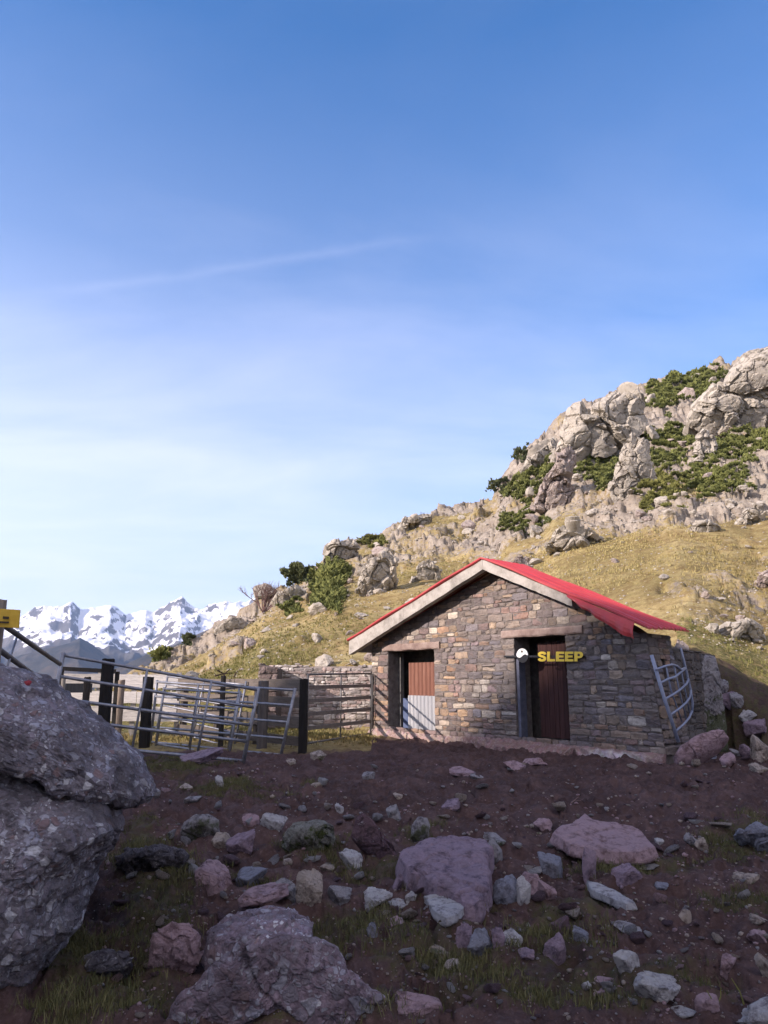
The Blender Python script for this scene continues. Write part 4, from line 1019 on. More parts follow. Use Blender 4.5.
def rock_mesh(name, size, seed, sub=4, planes=11, flat=1.0, amp=1.0, top=None):
    """angular stone: a few cutting planes, chipped edges, grain; base at z = 0"""
    D, F_ = ico(sub); r = np.random.default_rng(seed)
    n = r.normal(size=(planes, 3)); n[:, 2] = n[:, 2]*.8; n /= np.linalg.norm(n, axis=1)[:, None]; d = r.uniform(.42, 1.0, planes)
    if top is not None: n = np.concatenate([n, [[top[0], top[1], 1]]/np.linalg.norm([top[0], top[1], 1])]); d = np.append(d, .42)
    q = d[None]/np.maximum(D@n.T, 1e-3); k = 26.0
    R = np.minimum((np.sum(np.minimum(1/q, 50)**k, 1))**(-1/k), 1.25)
    R = np.minimum(R, 1.2)
    V_ = D*R[:, None]
    lo, hi = V_.min(0), V_.max(0); V_ = (V_-(lo+hi)/2)/(hi-lo)
    S = V_*3+seed*1.7
    dd = .035*fbm(S, 1.2, 4, seed)+.016*fbm(S, 5, 4, seed+3)
    rv, tl, f1, e = voro(S, 1.3, seed+9); dd += .045*(rv-.5)+.04*tl-.03*(e < .05)
    V_ = V_*(1+amp*dd[:, None]*2.0)
    V_[:, 2] += .5
    V_ = V_*np.array(size)
    me = bpy.data.meshes.new(name); me.from_pydata([tuple(map(float, v)) for v in V_], [], F_); me.update()
    return me
def px_ring(pts, Y): return [at(a, b, Y) for a, b in pts]
# ---- the big conglomerate boulder at the left: two blocks with a crack between
def big_boulder():
    BK = ((1.2, .5), (5.0, .35))
    up = [(-190, 640), (-120, 622), (-60, 640), (-10, 664), (12, 668), (30, 672), (45, 683), (60, 694), (82, 712), (102, 727), (118, 742), (132, 757), (140, 774), (147, 788), (149, 798), (142, 806), (136, 806), (122, 806), (110, 801), (90, 793), (70, 786), (48, 778), (22, 770), (0, 764), (-60, 765), (-190, 780), (-230, 720)]
    blob('boulder', px_ring(up, 4.75), at(-20, 730, 4.75), (0, -1, .12), .62, 1.2, MAT['conglomerate_rock'], 3, n=230, nf=60, nb=22, e1=2.3, e2=2.0, amp=.036, blocks=BK, fb=(11, 1.3), label='upper slab of the huge grey conglomerate boulder, overhanging a dark crack', cat='boulder', skew=(-.1, 0, 0))
    lo = [(-190, 775), (-60, 762), (0, 768), (30, 776), (60, 784), (92, 797), (110, 806), (116, 815), (118, 827), (111, 842), (100, 858), (89, 872), (82, 888), (79, 905), (76, 922), (66, 940), (54, 958), (39, 974), (25, 992), (0, 1006), (-60, 1060), (-160, 1090), (-240, 1000), (-240, 850)]
    blob('boulder', px_ring(lo, 4.6), at(-40, 890, 4.6), (0.05, -1, .05), .55, 1.0, MAT['conglomerate_rock'], 8, n=230, nf=60, nb=22, e1=2.4, e2=2.0, amp=.036, blocks=BK, fb=(11, 1.3), label='lower block of the huge conglomerate boulder, undercut above dark grass', cat='boulder')
    c = at(28, 681, 4.35)
    me = rock_mesh('cloth_scrap', (.035, .03, .03), 77, 3, 8, amp=2.5); me.transform(Matrix.Translation(Vector([float(q) for q in c])-Vector((0, 0, .025))))
    tag(obj('cloth_scrap', me, MAT['red_cloth'], loc=c), 'small scrap of dark red stuff on top of the big boulder', 'scrap')
big_boulder()
# ---- slabs and upright stones of the yard drawn from their own outlines
def slab(label, pts, mat, thick, seed, dome=.04, amp=.02, tilt=None, name='rock', cat='rock'):
    """flat stone: outline of its upper face, lying at the ground below it"""
    low = max(pts, key=lambda p: p[1]); g = onground(low[0], low[1]+2); zt = g[2]+thick*.4
    O = []
    cy = sum(p[1] for p in pts)/len(pts)
    for a, b in pts:
        zz_ = zt if tilt is None else zt+tilt*(low[1]-b)/100
        q = atz(a, b, zz_); O.append(q)
    c = np.mean(O, 0)
    return blob(name, O, c, (0, 0, 1), dome, thick*1.6, mat, seed, n=120, nf=46, nb=16, e1=3.0, e2=5.0, amp=amp, blocks=((3.0, .8), (8, .4)), fb=(7, 1.1), back_scale=1.10, label=label, cat=cat)
def upright(label, pts, mat, seed, front=None, back=None, Y=None, amp=.02, axis=(0, -1, .35), e1=1.6, name='rock', cat='rock', blocks=((2.4, 1.6), (7, .35)), fb=(8, 1.0), n=110, nf=40):
    low = max(pts, key=lambda p: p[1]); cx = sum(p[0] for p in pts)/len(pts)
    g = onground(cx, low[1]-1); w = max(p[0] for p in pts)-min(p[0] for p in pts)
    Y = Y or g[1]+.25*w*g[1]/FPX; m = w*Y/FPX
    O = px_ring(pts, Y); c = np.mean(O, 0)
    return blob(name, O, c, axis, front or m*.30, back or m*.45, mat, seed, n=n, nf=nf, nb=16, e1=e1, e2=2.0, amp=amp, blocks=blocks, fb=fb, label=label, cat=cat)
slab('large flat mauve rock in the middle of the foreground', [(398, 858), (406, 849), (424, 843), (446, 838), (470, 840), (484, 843), (492, 850), (486, 862), (490, 878), (488, 897), (474, 906), (462, 905), (450, 893), (428, 882), (410, 873)], MAT['mauve_rock'], .10, 31, .05, .022, tilt=.22)
slab('flat pink slab lying alone on the mud before the right doorway', [(551, 834), (562, 826), (574, 823), (584, 815), (592, 821), (612, 823), (634, 826), (644, 834), (655, 848), (640, 853), (610, 853), (588, 850), (570, 845)], MAT['pink_rock'], .07, 32, .03, .015, tilt=.35)
slab('pale rough slab tucked under the front of the mauve rock', [(424, 897), (440, 893), (456, 897), (466, 905), (458, 915), (446, 919), (432, 910)], MAT['white_rock'], .035, 33, .012, .010)
slab('long thin white splinter slab right of the mauve rock', [(587, 881), (600, 884), (622, 893), (636, 903), (626, 905), (604, 896), (590, 890)], MAT['white_rock'], .035, 34, .015, .01)
slab('low dark crusted slab just above the bottom pink boulder', [(205, 936), (216, 925), (236, 918), (262, 911), (284, 908), (302, 916), (314, 926), (308, 938), (286, 944), (250, 944), (222, 944)], MAT['coarse_conglomerate'], .16, 35, .06, .04)
slab('thin pale flat stone on the mud left of the blue trio', [(411, 945), (424, 943), (440, 947), (452, 953), (436, 954), (420, 950)], MAT['tan_rock'], .04, 36, .01, .01)
upright('big pink topped conglomerate rock at the bottom edge', [(172, 1010), (190, 990), (212, 972), (235, 950), (258, 934), (285, 933), (318, 942), (338, 950), (344, 966), (362, 984), (384, 1000), (398, 1018), (380, 1044), (300, 1056), (200, 1050), (165, 1034)], MAT['coarse_conglomerate'], 41, .20, .40, Y=4.0, amp=.016, axis=(-.15, -.45, .9), e1=1.4, blocks=((1.6, 2.2), (6, .6)), fb=(12, 1.4), n=220, nf=70)
upright('rounded pinkish grey rock at the left under the slate rock', [(146, 968), (149, 940), (156, 925), (172, 918), (190, 920), (202, 932), (205, 952), (198, 972), (176, 980), (156, 978)], MAT['pink_rock'], 42, Y=None, amp=.03)
upright('tilted purple brown slab standing left of the mauve rock', [(350, 838), (353, 824), (362, 813), (372, 819), (386, 834), (398, 850), (397, 861), (384, 864), (368, 854), (356, 846)], MAT['purple_rock'], 43, .08, .25, amp=.018, axis=(-.2, -.7, .7), e1=3)
upright('broad grey green rock with a whitish right face', [(281, 838), (288, 829), (300, 824), (318, 822), (332, 826), (334, 838), (330, 848), (310, 852), (292, 850), (284, 846)], MAT['green_grey_rock'], 44, amp=.02)
upright('grey mossy rock with a pale flank at upper left', [(180, 833), (183, 821), (194, 813), (208, 812), (218, 820), (220, 832), (208, 840), (192, 841)], MAT['grey_rock'], 45, amp=.02)
upright('layered dark slate rock beside the boulder, grass at its foot', [(112, 866), (118, 854), (130, 846), (150, 846), (170, 850), (184, 857), (178, 866), (160, 872), (140, 876), (122, 874)], MAT['slate_rock'], 46, amp=.035, blocks=((5, 1.2), (14, .6)))
upright('dark layered stone half sunk in grass below the boulder', [(78, 968), (86, 956), (104, 950), (124, 954), (130, 966), (122, 978), (100, 984), (84, 980)], MAT['slate_rock'], 47, amp=.03, blocks=((5, 1.2), (14, .6)))
upright('pale grey rock wrapped in moss above the mauve rock', [(410, 838), (411, 824), (418, 815), (428, 817), (432, 828), (430, 839), (420, 842)], MAT['grey_rock'], 48, amp=.015)
upright('bluish angular rock at the right edge', [(736, 834), (744, 824), (756, 820), (772, 826), (790, 834), (788, 850), (764, 858), (748, 846)], MAT['blue_rock'], 49, amp=.02)
upright('white rough boulder at the bottom right corner', [(738, 1022), (748, 1010), (764, 1000), (788, 996), (800, 1020), (790, 1046), (754, 1042)], MAT['white_rock'], 50, amp=.02)
# the big fallen slab and rubble at the hut's right corner
upright('large fallen pinkish block below the bent hurdle', [(673, 758), (680, 748), (694, 739), (712, 732), (724, 733), (729, 740), (720, 752), (704, 763), (686, 770), (676, 768)], MAT['pink_rock'], 51, .22, .3, amp=.012, axis=(-.2, -.8, .45), e1=2.6, Y=12.3)
upright('tall weathered grey stone pillar behind the bent hurdle', [(700, 752), (694, 720), (692, 690), (697, 662), (705, 655), (714, 657), (719, 680), (723, 705), (726, 735), (727, 756)], MAT['grey_rock'], 52, .16, .35, amp=.016, e1=3.4, Y=14.75, name='stone_pillar', cat='pillar')
# ---- the other loose stones: x, bottom y, width, height in the photograph, kind, depth factor, label
LOOSE = [
 (207, 898, 40, 28, 'pink_rock', .8, 'split pink rock with a pale left face, left of the blue grey stone'),
 (248, 888, 30, 20, 'blue_rock', .8, 'blue grey wedge stone right of the split pink rock'),
 (263, 911, 46, 20, 'pink_rock', .7, 'low flat pinkish stone behind the dark crusted slab'),
 (307, 917, 25, 34, 'tan_rock', .8, 'upright tan blade of rock with pale speckles'),
 (341, 907, 22, 22, 'grey_rock', .8, 'grey pointed stone with grass round it, right of the tan blade'),
 (289, 902, 18, 20, 'grey_rock', .8, 'small grey upright stone left of the tan blade'),
 (241, 858, 27, 20, 'mauve_rock', .7, 'mauve star shaped stone on the path at the left'),
 (219, 850, 20, 16, 'tan_rock', .8, 'small tan stone stuck between mossy grey rock and mauve star'),
 (248, 826, 17, 11, 'pink_rock', .8, 'small pale pink stone on the mud left of the white angular stone'),
 (273, 831, 24, 16, 'white_rock', .5, 'angular white stone with a dark hollow behind it'),
 (352, 869, 20, 17, 'white_rock', .8, 'lilac white lichen covered stone below the purple slab'),
 (326, 874, 13, 8, 'tan_rock', .8, 'small cream stone left of the lilac white stone'),
 (287, 866, 10, 6, 'tan_rock', .8, 'tiny cream stone under the broad grey green rock'),
 (377, 909, 26, 18, 'white_rock', .7, 'white topped stone left of the pale slab'),
 (404, 914, 22, 11, 'white_rock', .7, 'low pale stone just left of the pale rough slab'),
 (399, 893, 12, 14, 'mauve_rock', .8, 'small upright mauve stone before the mauve rock'),
 (430, 893, 20, 11, 'grey_rock', .7, 'small grey stone touching the near edge of the mauve rock'),
 (412, 903, 11, 9, 'white_rock', .7, 'small white chip near the pale rough slab'),
 (371, 939, 12, 14, 'blue_rock', .8, 'small upright blue stone on the dark slope at the centre'),
 (394, 929, 19, 7, 'pink_rock', .8, 'thin flat pinkish stone above the small blue stone'),
 (505, 905, 24, 25, 'blue_rock', .7, 'blue white stone at the right end of the mauve rock'),
 (523, 910, 14, 26, 'white_rock', .7, 'upright white splinter right of the blue white stone'),
 (530, 893, 26, 18, 'pink_rock', .7, 'broken pinkish stone behind the white splinter'),
 (492, 868, 20, 26, 'grey_rock', .8, 'mossy lump resting on the right end of the mauve rock'),
 (556, 881, 24, 28, 'blue_rock', .7, 'blue grey upright block left of the stone blade'),
 (590, 880, 13, 28, 'mauve_rock', .7, 'mauve upright blade just below the pink slab'),
 (628, 891, 26, 22, 'mauve_rock', .8, 'mauve squared stone below the right half of the pink slab'),
 (550, 903, 16, 22, 'pink_rock', .7, 'small pink upright stone below the blue grey block'),
 (665, 896, 12, 9, 'blue_rock', .8, 'small bluish stone right of the mauve squared stone'),
 (545, 832, 17, 10, 'pink_rock', .7, 'pink stone at the left tip of the flat pink slab'),
 (452, 812, 17, 11, 'mauve_rock', .8, 'mauve lump on the mud above the mossy pale rock'),
 (661, 851, 8, 7, 'white_rock', .8, 'white chip at the right tip of the pink slab'),
 (463, 955, 14, 22, 'mauve_rock', .7, 'lilac stone, left one of the blue trio'),
 (484, 957, 24, 24, 'blue_rock', .6, 'light blue squared stone, middle one of the trio'),
 (496, 951, 12, 18, 'mauve_rock', .7, 'narrow lilac stone, right one of the blue trio'),
 (513, 945, 16, 13, 'white_rock', .7, 'pale chip right of the blue trio'),
 (527, 965, 17, 12, 'mauve_rock', .7, 'small lilac flake left of the upright lilac stone'),
 (557, 968, 20, 27, 'mauve_rock', .7, 'upright lilac stone in the grass at lower centre'),
 (560, 935, 18, 16, 'purple_rock', .8, 'brown purple stone above the upright lilac stone'),
 (581, 944, 16, 13, 'blue_rock', .7, 'blue pointed stone at the top of the green patch'),
 (629, 978, 24, 22, 'white_rock', .6, 'whitish slab stone, upper one of two on the green slope'),
 (659, 1003, 38, 26, 'white_rock', .6, 'larger whitish slab stone, lower one of two on the green slope'),
 (606, 995, 32, 11, 'pink_rock', .7, 'low pale pink stone on the green slope'),
 (587, 994, 9, 7, 'white_rock', .8, 'white pebble left of the low pale pink stone'),
 (629, 935, 26, 9, 'grey_rock', .7, 'pale two part stone lying on bare mud at the right'),
 (686, 925, 11, 13, 'tan_rock', .5, 'thin tan splinter standing in the mud at the right'),
 (730, 986, 17, 18, 'pink_rock', .7, 'pinkish stone with dry stalks at lower right'),
 (713, 1016, 21, 16, 'pink_rock', .7, 'pink stone with a grass stalk near the bottom right'),
 (688, 1022, 22, 10, 'white_rock', .7, 'low white stone at the bottom edge right of centre'),
 (764, 932, 18, 10, 'tan_rock', .8, 'cream stone at the right edge, uppermost of three'),
 (765, 952, 20, 13, 'pink_rock', .8, 'pinkish stone at the right edge, middle one of three'),
 (766, 982, 20, 22, 'tan_rock', .8, 'yellowish block at the right edge, lowest of three'),
 (692, 849, 14, 12, 'grey_rock', .7, 'grey stone on the mud left of the bluish rock'),
 (704, 857, 11, 13, 'tan_rock', .5, 'thin pale chip left of the bluish rock'),
 (752, 886, 22, 13, 'tan_rock', .8, 'tan stone on the mud below the bluish rock'),
 (420, 1018, 40, 22, 'pink_rock', .7, 'long pale pink stone at the bottom, right of the pink topped rock'),
 (432, 1002, 18, 8, 'grey_rock', .7, 'small grey stone above the long pale pink one'),
 (453, 973, 14, 9, 'tan_rock', .7, 'small tan flake on the mud below the blue trio'),
 (515, 772, 20, 8, 'pink_rock', .8, 'flat pinkish stone on the mud before the doorstep'),
 (465, 777, 28, 7, 'pink_rock', .8, 'thin flat stone on the mud left of the doorstep'),
 (477, 782, 12, 6, 'grey_rock', .8, 'small stone just below the thin flat stone'),
 (536, 767, 22, 9, 'pink_rock', .8, 'pale stone leaning near the doorstep'),
 (318, 760, 15, 7, 'tan_rock', .8, 'flat tan stone on the mud by the black gate post'),
 (290, 767, 11, 6, 'tan_rock', .8, 'small stone below the end of the second hurdle'),
 (195, 765, 40, 9, 'mauve_rock', .9, 'low mauve slab under the front hurdle'),
 (368, 783, 12, 8, 'grey_rock', .8, 'grey stone on the dark mud below the left doorway'),
 (315, 789, 13, 5, 'tan_rock', .5, 'thin cream splinter on the mud at centre left'),
 (152, 800, 12, 10, 'grey_rock', .8, 'grey stone by the tip of the big boulder'),
 (218, 793, 10, 10, 'white_rock', .5, 'pale chip standing on the mud left of centre'),
 (185, 792, 12, 6, 'tan_rock', .8, 'small flat tan stone right of the boulder tip'),
 (192, 806, 16, 9, 'grey_rock', .8, 'dull grey stone above the mossy grey rock'),
 (397, 800, 9, 6, 'tan_rock', .8, 'small cream stone in the middle of the mud'),
 (395, 820, 12, 13, 'grey_rock', .8, 'small dark grey stone above the purple slab'),
 (339, 817, 8, 10, 'white_rock', .8, 'small white chip above the broad grey green rock'),
 (495, 845, 20, 8, 'grey_rock', .8, 'low grey stone behind the right end of the mauve rock'),
 (660, 770, 0, 0, None, 0, ''),
 (728, 768, 14, 14, 'pink_rock', .8, 'pink wedge stone in front of the rubble by the hut'),
 (748, 757, 12, 11, 'mauve_rock', .8, 'mauve pointed stone right of the pink wedge'),
 (765, 762, 22, 26, 'tan_rock', .8, 'pale stacked block at the right edge beside the rubble'),
 (762, 775, 18, 8, 'tan_rock', .8, 'flat pale stone under the stacked block at the right edge'),
 (700, 738, 20, 16, 'white_rock', .8, 'white stone above the fallen pinkish block'),
 (687, 745, 14, 20, 'tan_rock', .8, 'tan upright stone between bent hurdle and fallen block'),
 (677, 748, 14, 10, 'white_rock', .8, 'small white stone at the foot of the bent hurdle'),
 (752, 735, 16, 9, 'white_rock', .8, 'bright white stone on the rubble right of the pillar'),
 (738, 745, 18, 14, 'mauve_rock', .8, 'purple stone on the rubble near the pillar'),
 (712, 761, 16, 10, 'blue_rock', .8, 'bluish stone under the right end of the fallen block'),
 (725, 749, 16, 13, 'grey_rock', .8, 'grey stone at the foot of the pillar'),
 (762, 742, 20, 14, 'mauve_rock', .8, 'purple grey stone at the right edge of the rubble'),
 (742, 724, 16, 12, 'grey_rock', .8, 'mossy grey stone in the shadow behind the rubble'),
 (738, 758, 10, 8, 'grey_rock', .8, 'small grey stone between pink wedge and mauve pointed stone'),
]
sd = 100
for cx, by, w_, h_, mt, df, lab in LOOSE:
    if not mt: continue
    sd += 1; g = onground(cx, by-1)
    if g is None: continue
    Y = g[1]; m = Y/FPX*1.02; wd = w_*m; dp = wd*df; th = math.atan2(EYE[2]-g[2], Y)
    ht = max((h_*m-dp*math.sin(th)*.75)*.92, wd*.18)
    sub = 5 if w_ > 24 else 4
    me = rock_mesh('rock', (wd*1.05, dp*1.1, ht*1.46), sd, sub, 7, amp=.9, top=(random.Random(sd).uniform(-.35, .35), -.30))
    a = random.Random(sd).uniform(-.35, .35); me.transform(Matrix.Rotation(a, 4, 'Z'))
    o = bpy.data.objects.new('rock', me); COL.objects.link(o); me.materials.append(MAT[mt]); o.location = (g[0], g[1]+dp*.45, g[2]-ht*.46)
    q_ = random.Random(sd*3); o.rotation_euler = (q_.uniform(-.05, .18), q_.uniform(-.2, .2), 0)
    tag(o, lab, 'rock')
# small stones of the yard that nothing tells apart
protos = [rock_mesh('stone', (1, 1, .8), 500+k, 3, 6, amp=1.1, top=((k-4)*.08, -.25)) for k in range(8)]
SM = {}
def small(mesh_k, mt):
    if (mesh_k, mt) not in SM:
        m = protos[mesh_k].copy(); m.materials.append(MAT[mt]); SM[(mesh_k, mt)] = m
    return SM[(mesh_k, mt)]
rn = random.Random(3)
cnt = 0
while cnt < 290:
    px, py = rn.uniform(90, 790), 762+262*rn.random()**1.25
    if px < 150 and py < 860: continue
    dens = .25
    if py > 800: dens = .5
    if 170 < px < 380 and 800 < py < 915: dens = 1
    if 400 < px < 680 and 850 < py < 1000: dens = 1
    if px > 690 and py < 780: dens = 1
    if rn.random() > dens: continue
    g = onground(px, py)
    if g is None or g[1] > 14 or (footprint(np.array([g[0]]), np.array([g[1]]))[0] > 0): continue
    s = rn.choice((3.5, 4, 4.5, 5, 6, 7, 8, 10, 12, 14))*g[1]/FPX*1.05*(1.0 if py > 800 else .85)
    mt = rn.choice(('tan_rock', 'grey_rock', 'pink_rock', 'white_rock', 'white_rock', 'purple_rock', 'grey_rock', 'tan_rock', 'purple_rock'))
    o = bpy.data.objects.new('stone', small(rn.randrange(8), mt)); COL.objects.link(o)
    o.location = (g[0], g[1], g[2]-s*.12); o.scale = (s*rn.uniform(.7, 1.5), s*rn.uniform(.6, 1.2), s*rn.uniform(.35, .85)); o.rotation_euler = (rn.uniform(-.4, .4), rn.uniform(-.4, .4), rn.uniform(0, 6.28))
    tag(o, 'small loose stone on the muddy ground of the yard', 'stone', 'small loose stones on the mud'); cnt += 1
# gravel crumbs: nobody could count them
def crumbs(name, pts, mat, seed, kind='stuff'):
    D, F_ = ico(1); F_ = np.array(F_); r = np.random.default_rng(seed); Vs, Fs, b = [], [], 0
    for p, s in pts:
        q = D*r.uniform(.6, 1.1, (len(D), 1))*np.array([1, r.uniform(.6, 1), r.uniform(.4, .8)])
        a = r.uniform(0, 6.28); R_ = np.array([[math.cos(a), -math.sin(a), 0], [math.sin(a), math.cos(a), 0], [0, 0, 1]])
        Vs.append((q@R_.T)*s/2+p); Fs.append(F_+b); b += len(D)
    me = mesh_np(name, np.concatenate(Vs), np.concatenate(Fs)); tag(obj(name, me, mat), kind=kind)
pts = []
for _ in range(1900):
    px, py = rn.uniform(60, 800), 758+266*rn.random()**1.2
    g = onground(px, py)
    if g is None or g[1] > 14 or footprint(np.array([g[0]]), np.array([g[1]]))[0] > 0: continue
    pts.append((g, rn.uniform(.9, 2.6)*g[1]/FPX))
crumbs('gravel', pts, MAT['purple_rock'], 5)
pts = []
while len(pts) < 2400:
    px, py = rn.uniform(90, 790), 765+259*rn.random()
    if rn.random() > (.15 if py < 800 else .4)+.8*max(0, float(vnoise(np.array([[px*.03, py*.05, 7]]), 1, 5)[0])): continue
    g = onground(px, py)
    if g is None or g[1] > 14 or footprint(np.array([g[0]]), np.array([g[1]]))[0] > 0: continue
    pts.append((g, min(rn.paretovariate(2.2)*1.7, 6.5)*g[1]/FPX))
crumbs('rubble', pts[:800], MAT['tan_rock'], 15); crumbs('rubble', pts[800:1600], MAT['grey_rock'], 16); crumbs('rubble', pts[1600:], MAT['pink_rock'], 17)
# twigs
t_ = MB(); a, b = onground(572, 803), onground(579, 806); t_.tube([a+np.array([0, 0, .01]), (a+b)/2+np.array([0, 0, .03]), b+np.array([0.02, 0, .05])], .008, 6, r2=.004)
t_.tube([onground(571, 806)+np.array([0, 0, .012]), onground(579, 804)+np.array([0, 0, .03])], .006, 6, r2=.003); tag(t_.build('twig', MAT['bare_twig'], loc=a), 'thin pale twig lying on the mud above the pink slab', 'twig')
# ================================================================== rocks of the hillside
def outcrop(label, pts, seed, mat='hill_rock', front=.35, back=.6, by=None, amp=.25, bl=((.22, 4.0), (.62, 1.4), (1.9, .28)), cat='rock outcrop', n=190, group=None, Y=None, axis=(-.25, -.8, .4)):
    cx = sum(p[0] for p in pts)/len(pts); low = by or max(p[1] for p in pts)
    g = onground(cx, low-2); Y = Y or g[1]*1.02; w = (max(p[0] for p in pts)-min(p[0] for p in pts))*Y/FPX
    O = px_ring(pts, Y); c = np.mean(O, 0); s = w/6
    return blob('rock_outcrop', O, c, axis, w*front, w*back, MAT[mat], seed, n=n, nf=80, nb=22, e1=1.5, e2=2.0, amp=amp*min(1, s), blocks=[(a/min(1, s), b) for a, b in bl], fb=(.9/min(1, s), .45), label=label, cat=cat, group=group)
outcrop('largest grey crag on the skyline above the hut roof', [(553, 462), (556, 440), (562, 422), (574, 412), (600, 406), (626, 398), (643, 391), (650, 398), (644, 410), (640, 424), (648, 438), (644, 452), (630, 458), (622, 470), (604, 472), (586, 462), (570, 468)], 61, n=220)
outcrop('pinkish crag leaning left below the largest crag', [(534, 508), (538, 490), (548, 476), (556, 460), (560, 446), (570, 444), (576, 456), (570, 474), (578, 494), (572, 508), (554, 512)], 62, 'hill_rock_pink')
outcrop('grey rock column at the right foot of the largest crag', [(610, 488), (614, 462), (620, 442), (632, 430), (644, 440), (650, 456), (656, 478), (648, 496), (632, 502), (618, 500)], 63)
outcrop('broken crag on the skyline at the right edge', [(688, 424), (698, 404), (712, 390), (732, 374), (748, 364), (770, 362), (800, 354), (820, 384), (800, 420), (766, 428), (740, 436), (712, 436)], 64, n=220)
outcrop('narrow grey rocks between the two upper juniper patches', [(692, 462), (696, 440), (706, 430), (714, 440), (716, 458), (706, 468)], 65)
outcrop('small crag on the skyline left of the largest crag', [(518, 478), (528, 460), (544, 446), (554, 440), (556, 454), (544, 468), (532, 480)], 66)
outcrop('rounded grey knob on the skyline above the upright shrub', [(320, 568), (325, 552), (336, 541), (350, 537), (359, 545), (358, 556), (346, 566), (332, 571)], 67, Y=None)
outcrop('pale fractured outcrop right of the upright shrub', [(355, 592), (360, 574), (372, 560), (386, 552), (396, 560), (396, 576), (384, 588), (368, 598)], 68)
outcrop('pale rock above the left slope of the roof', [(412, 583), (416, 568), (430, 560), (441, 566), (440, 578), (428, 585)], 69)
outcrop('grey stones on the skyline below the bare shrub', [(400, 532), (406, 522), (420, 515), (432, 514), (430, 524), (416, 532)], 70)
outcrop('pale blocky rocks below the pinkish crag', [(545, 548), (552, 532), (572, 526), (594, 530), (606, 540), (596, 552), (568, 556)], 71)
outcrop('grey block at the right edge above the grass slope', [(736, 526), (742, 512), (756, 506), (768, 512), (764, 524), (750, 529)], 72)
outcrop('two pale boulders where grass meets rubble at right', [(684, 536), (690, 524), (708, 520), (722, 526), (718, 536), (700, 539)], 73)
outcrop('reddish rock in the grass slope near the right edge', [(752, 588), (758, 576), (772, 572), (786, 580), (780, 592), (764, 594)], 74, 'hill_rock_pink')
outcrop('sunlit broken bank of rock above the shadow at right', [(716, 640), (722, 628), (736, 622), (752, 620), (764, 628), (760, 640), (740, 646)], 75)
outcrop('dark stone cap poking up behind the roof ridge', [(508, 572), (511, 563), (516, 555), (523, 554), (529, 562), (532, 572), (520, 576)], 77, 'hill_rock_pink', Y=21.5, by=560, amp=.3, cat='rock')
outcrop('grey slabby rock on the skyline left of the bare tree', [(214, 636), (222, 627), (232, 620), (240, 617), (241, 625), (232, 632), (222, 638)], 79)
outcrop('grey rock leaning on the skyline right of the bare tree', [(272, 604), (280, 592), (292, 586), (302, 590), (298, 602), (284, 610)], 80)
# individual rocks strewn over the slope
hp_ = [rock_mesh('hill_stone', (1, .9, .9), 700+k, 3, 10, amp=1.5) for k in range(10)]
hm = {}
def hill_mesh(k, mt):
    if (k, mt) not in hm:
        m = hp_[k].copy(); m.materials.append(MAT[mt]); hm[(k, mt)] = m
    return hm[(k, mt)]
rn = random.Random(12); n_h = 0; scree = []
def hill_density(px, py, k):
    sky_y = np.interp(px, [a for a, b, c in SKY], [b for a, b, c in SKY])
    t = (py-sky_y)
    if px < 520: d = .55 if t < 75 else .25
    elif px < 650: d = 1.0 if (480 < py < 575) else .25
    else: d = .9 if 500 < py < 530 else (.5 if py < 500 else .12)
    if px > 690 and 610 < py < 720: d = 1.0
    if px > 560 and 545 < py < 605: d = .34
    return d
while n_h < 250:
    px, py = rn.uniform(150, 790), rn.uniform(360, 720)
    sky_y = np.interp(px, [a for a, b, c in SKY], [b for a, b, c in SKY])
    if py < sky_y+2 or rn.random() > hill_density(px, py, 0): continue
    g = onground(px, py)
    if g is None or g[1] < 17.5 or g[1] > 140: continue
    s = min(rn.paretovariate(1.7)*4.0, 17)*g[1]/FPX
    o = bpy.data.objects.new('hillside_rock', hill_mesh(rn.randrange(10), rn.choice(('hill_rock', 'hill_rock', 'hill_rock_pink')))); COL.objects.link(o)
    o.location = (g[0], g[1], g[2]-s*.18); o.scale = (s*rn.uniform(.8, 1.6), s*rn.uniform(.8, 1.3), s*rn.uniform(.5, 1.05)); o.rotation_euler = (rn.uniform(-.3, .3), rn.uniform(-.3, .3), rn.uniform(0, 6.28))
    tag(o, 'pale angular rock strewn over the sunlit grassy hillside', 'rock', 'rocks strewn over the hillside'); n_h += 1
k_ = 0
while len(scree) < 4200:
    k_ += 1
    px, py = rn.uniform(150, 800), rn.uniform(360, 730)
    sky_y = np.interp(px, [a for a, b, c in SKY], [b for a, b, c in SKY])
    if py < sky_y+1 or rn.random() > hill_density(px, py, 0)*(.5+1.2*max(0, float(vnoise(np.array([[px*.06, py*.09, 1]]), 1, 5)[0])+.3)): continue
    g = onground(px, py)
    if g is None or g[1] < 17 or g[1] > 140: continue
    scree.append((g, rn.choice((1.2, 1.6, 2, 2.4, 3, 4))*g[1]/FPX))
crumbs('scree', scree, MAT['hill_rock'], 9)
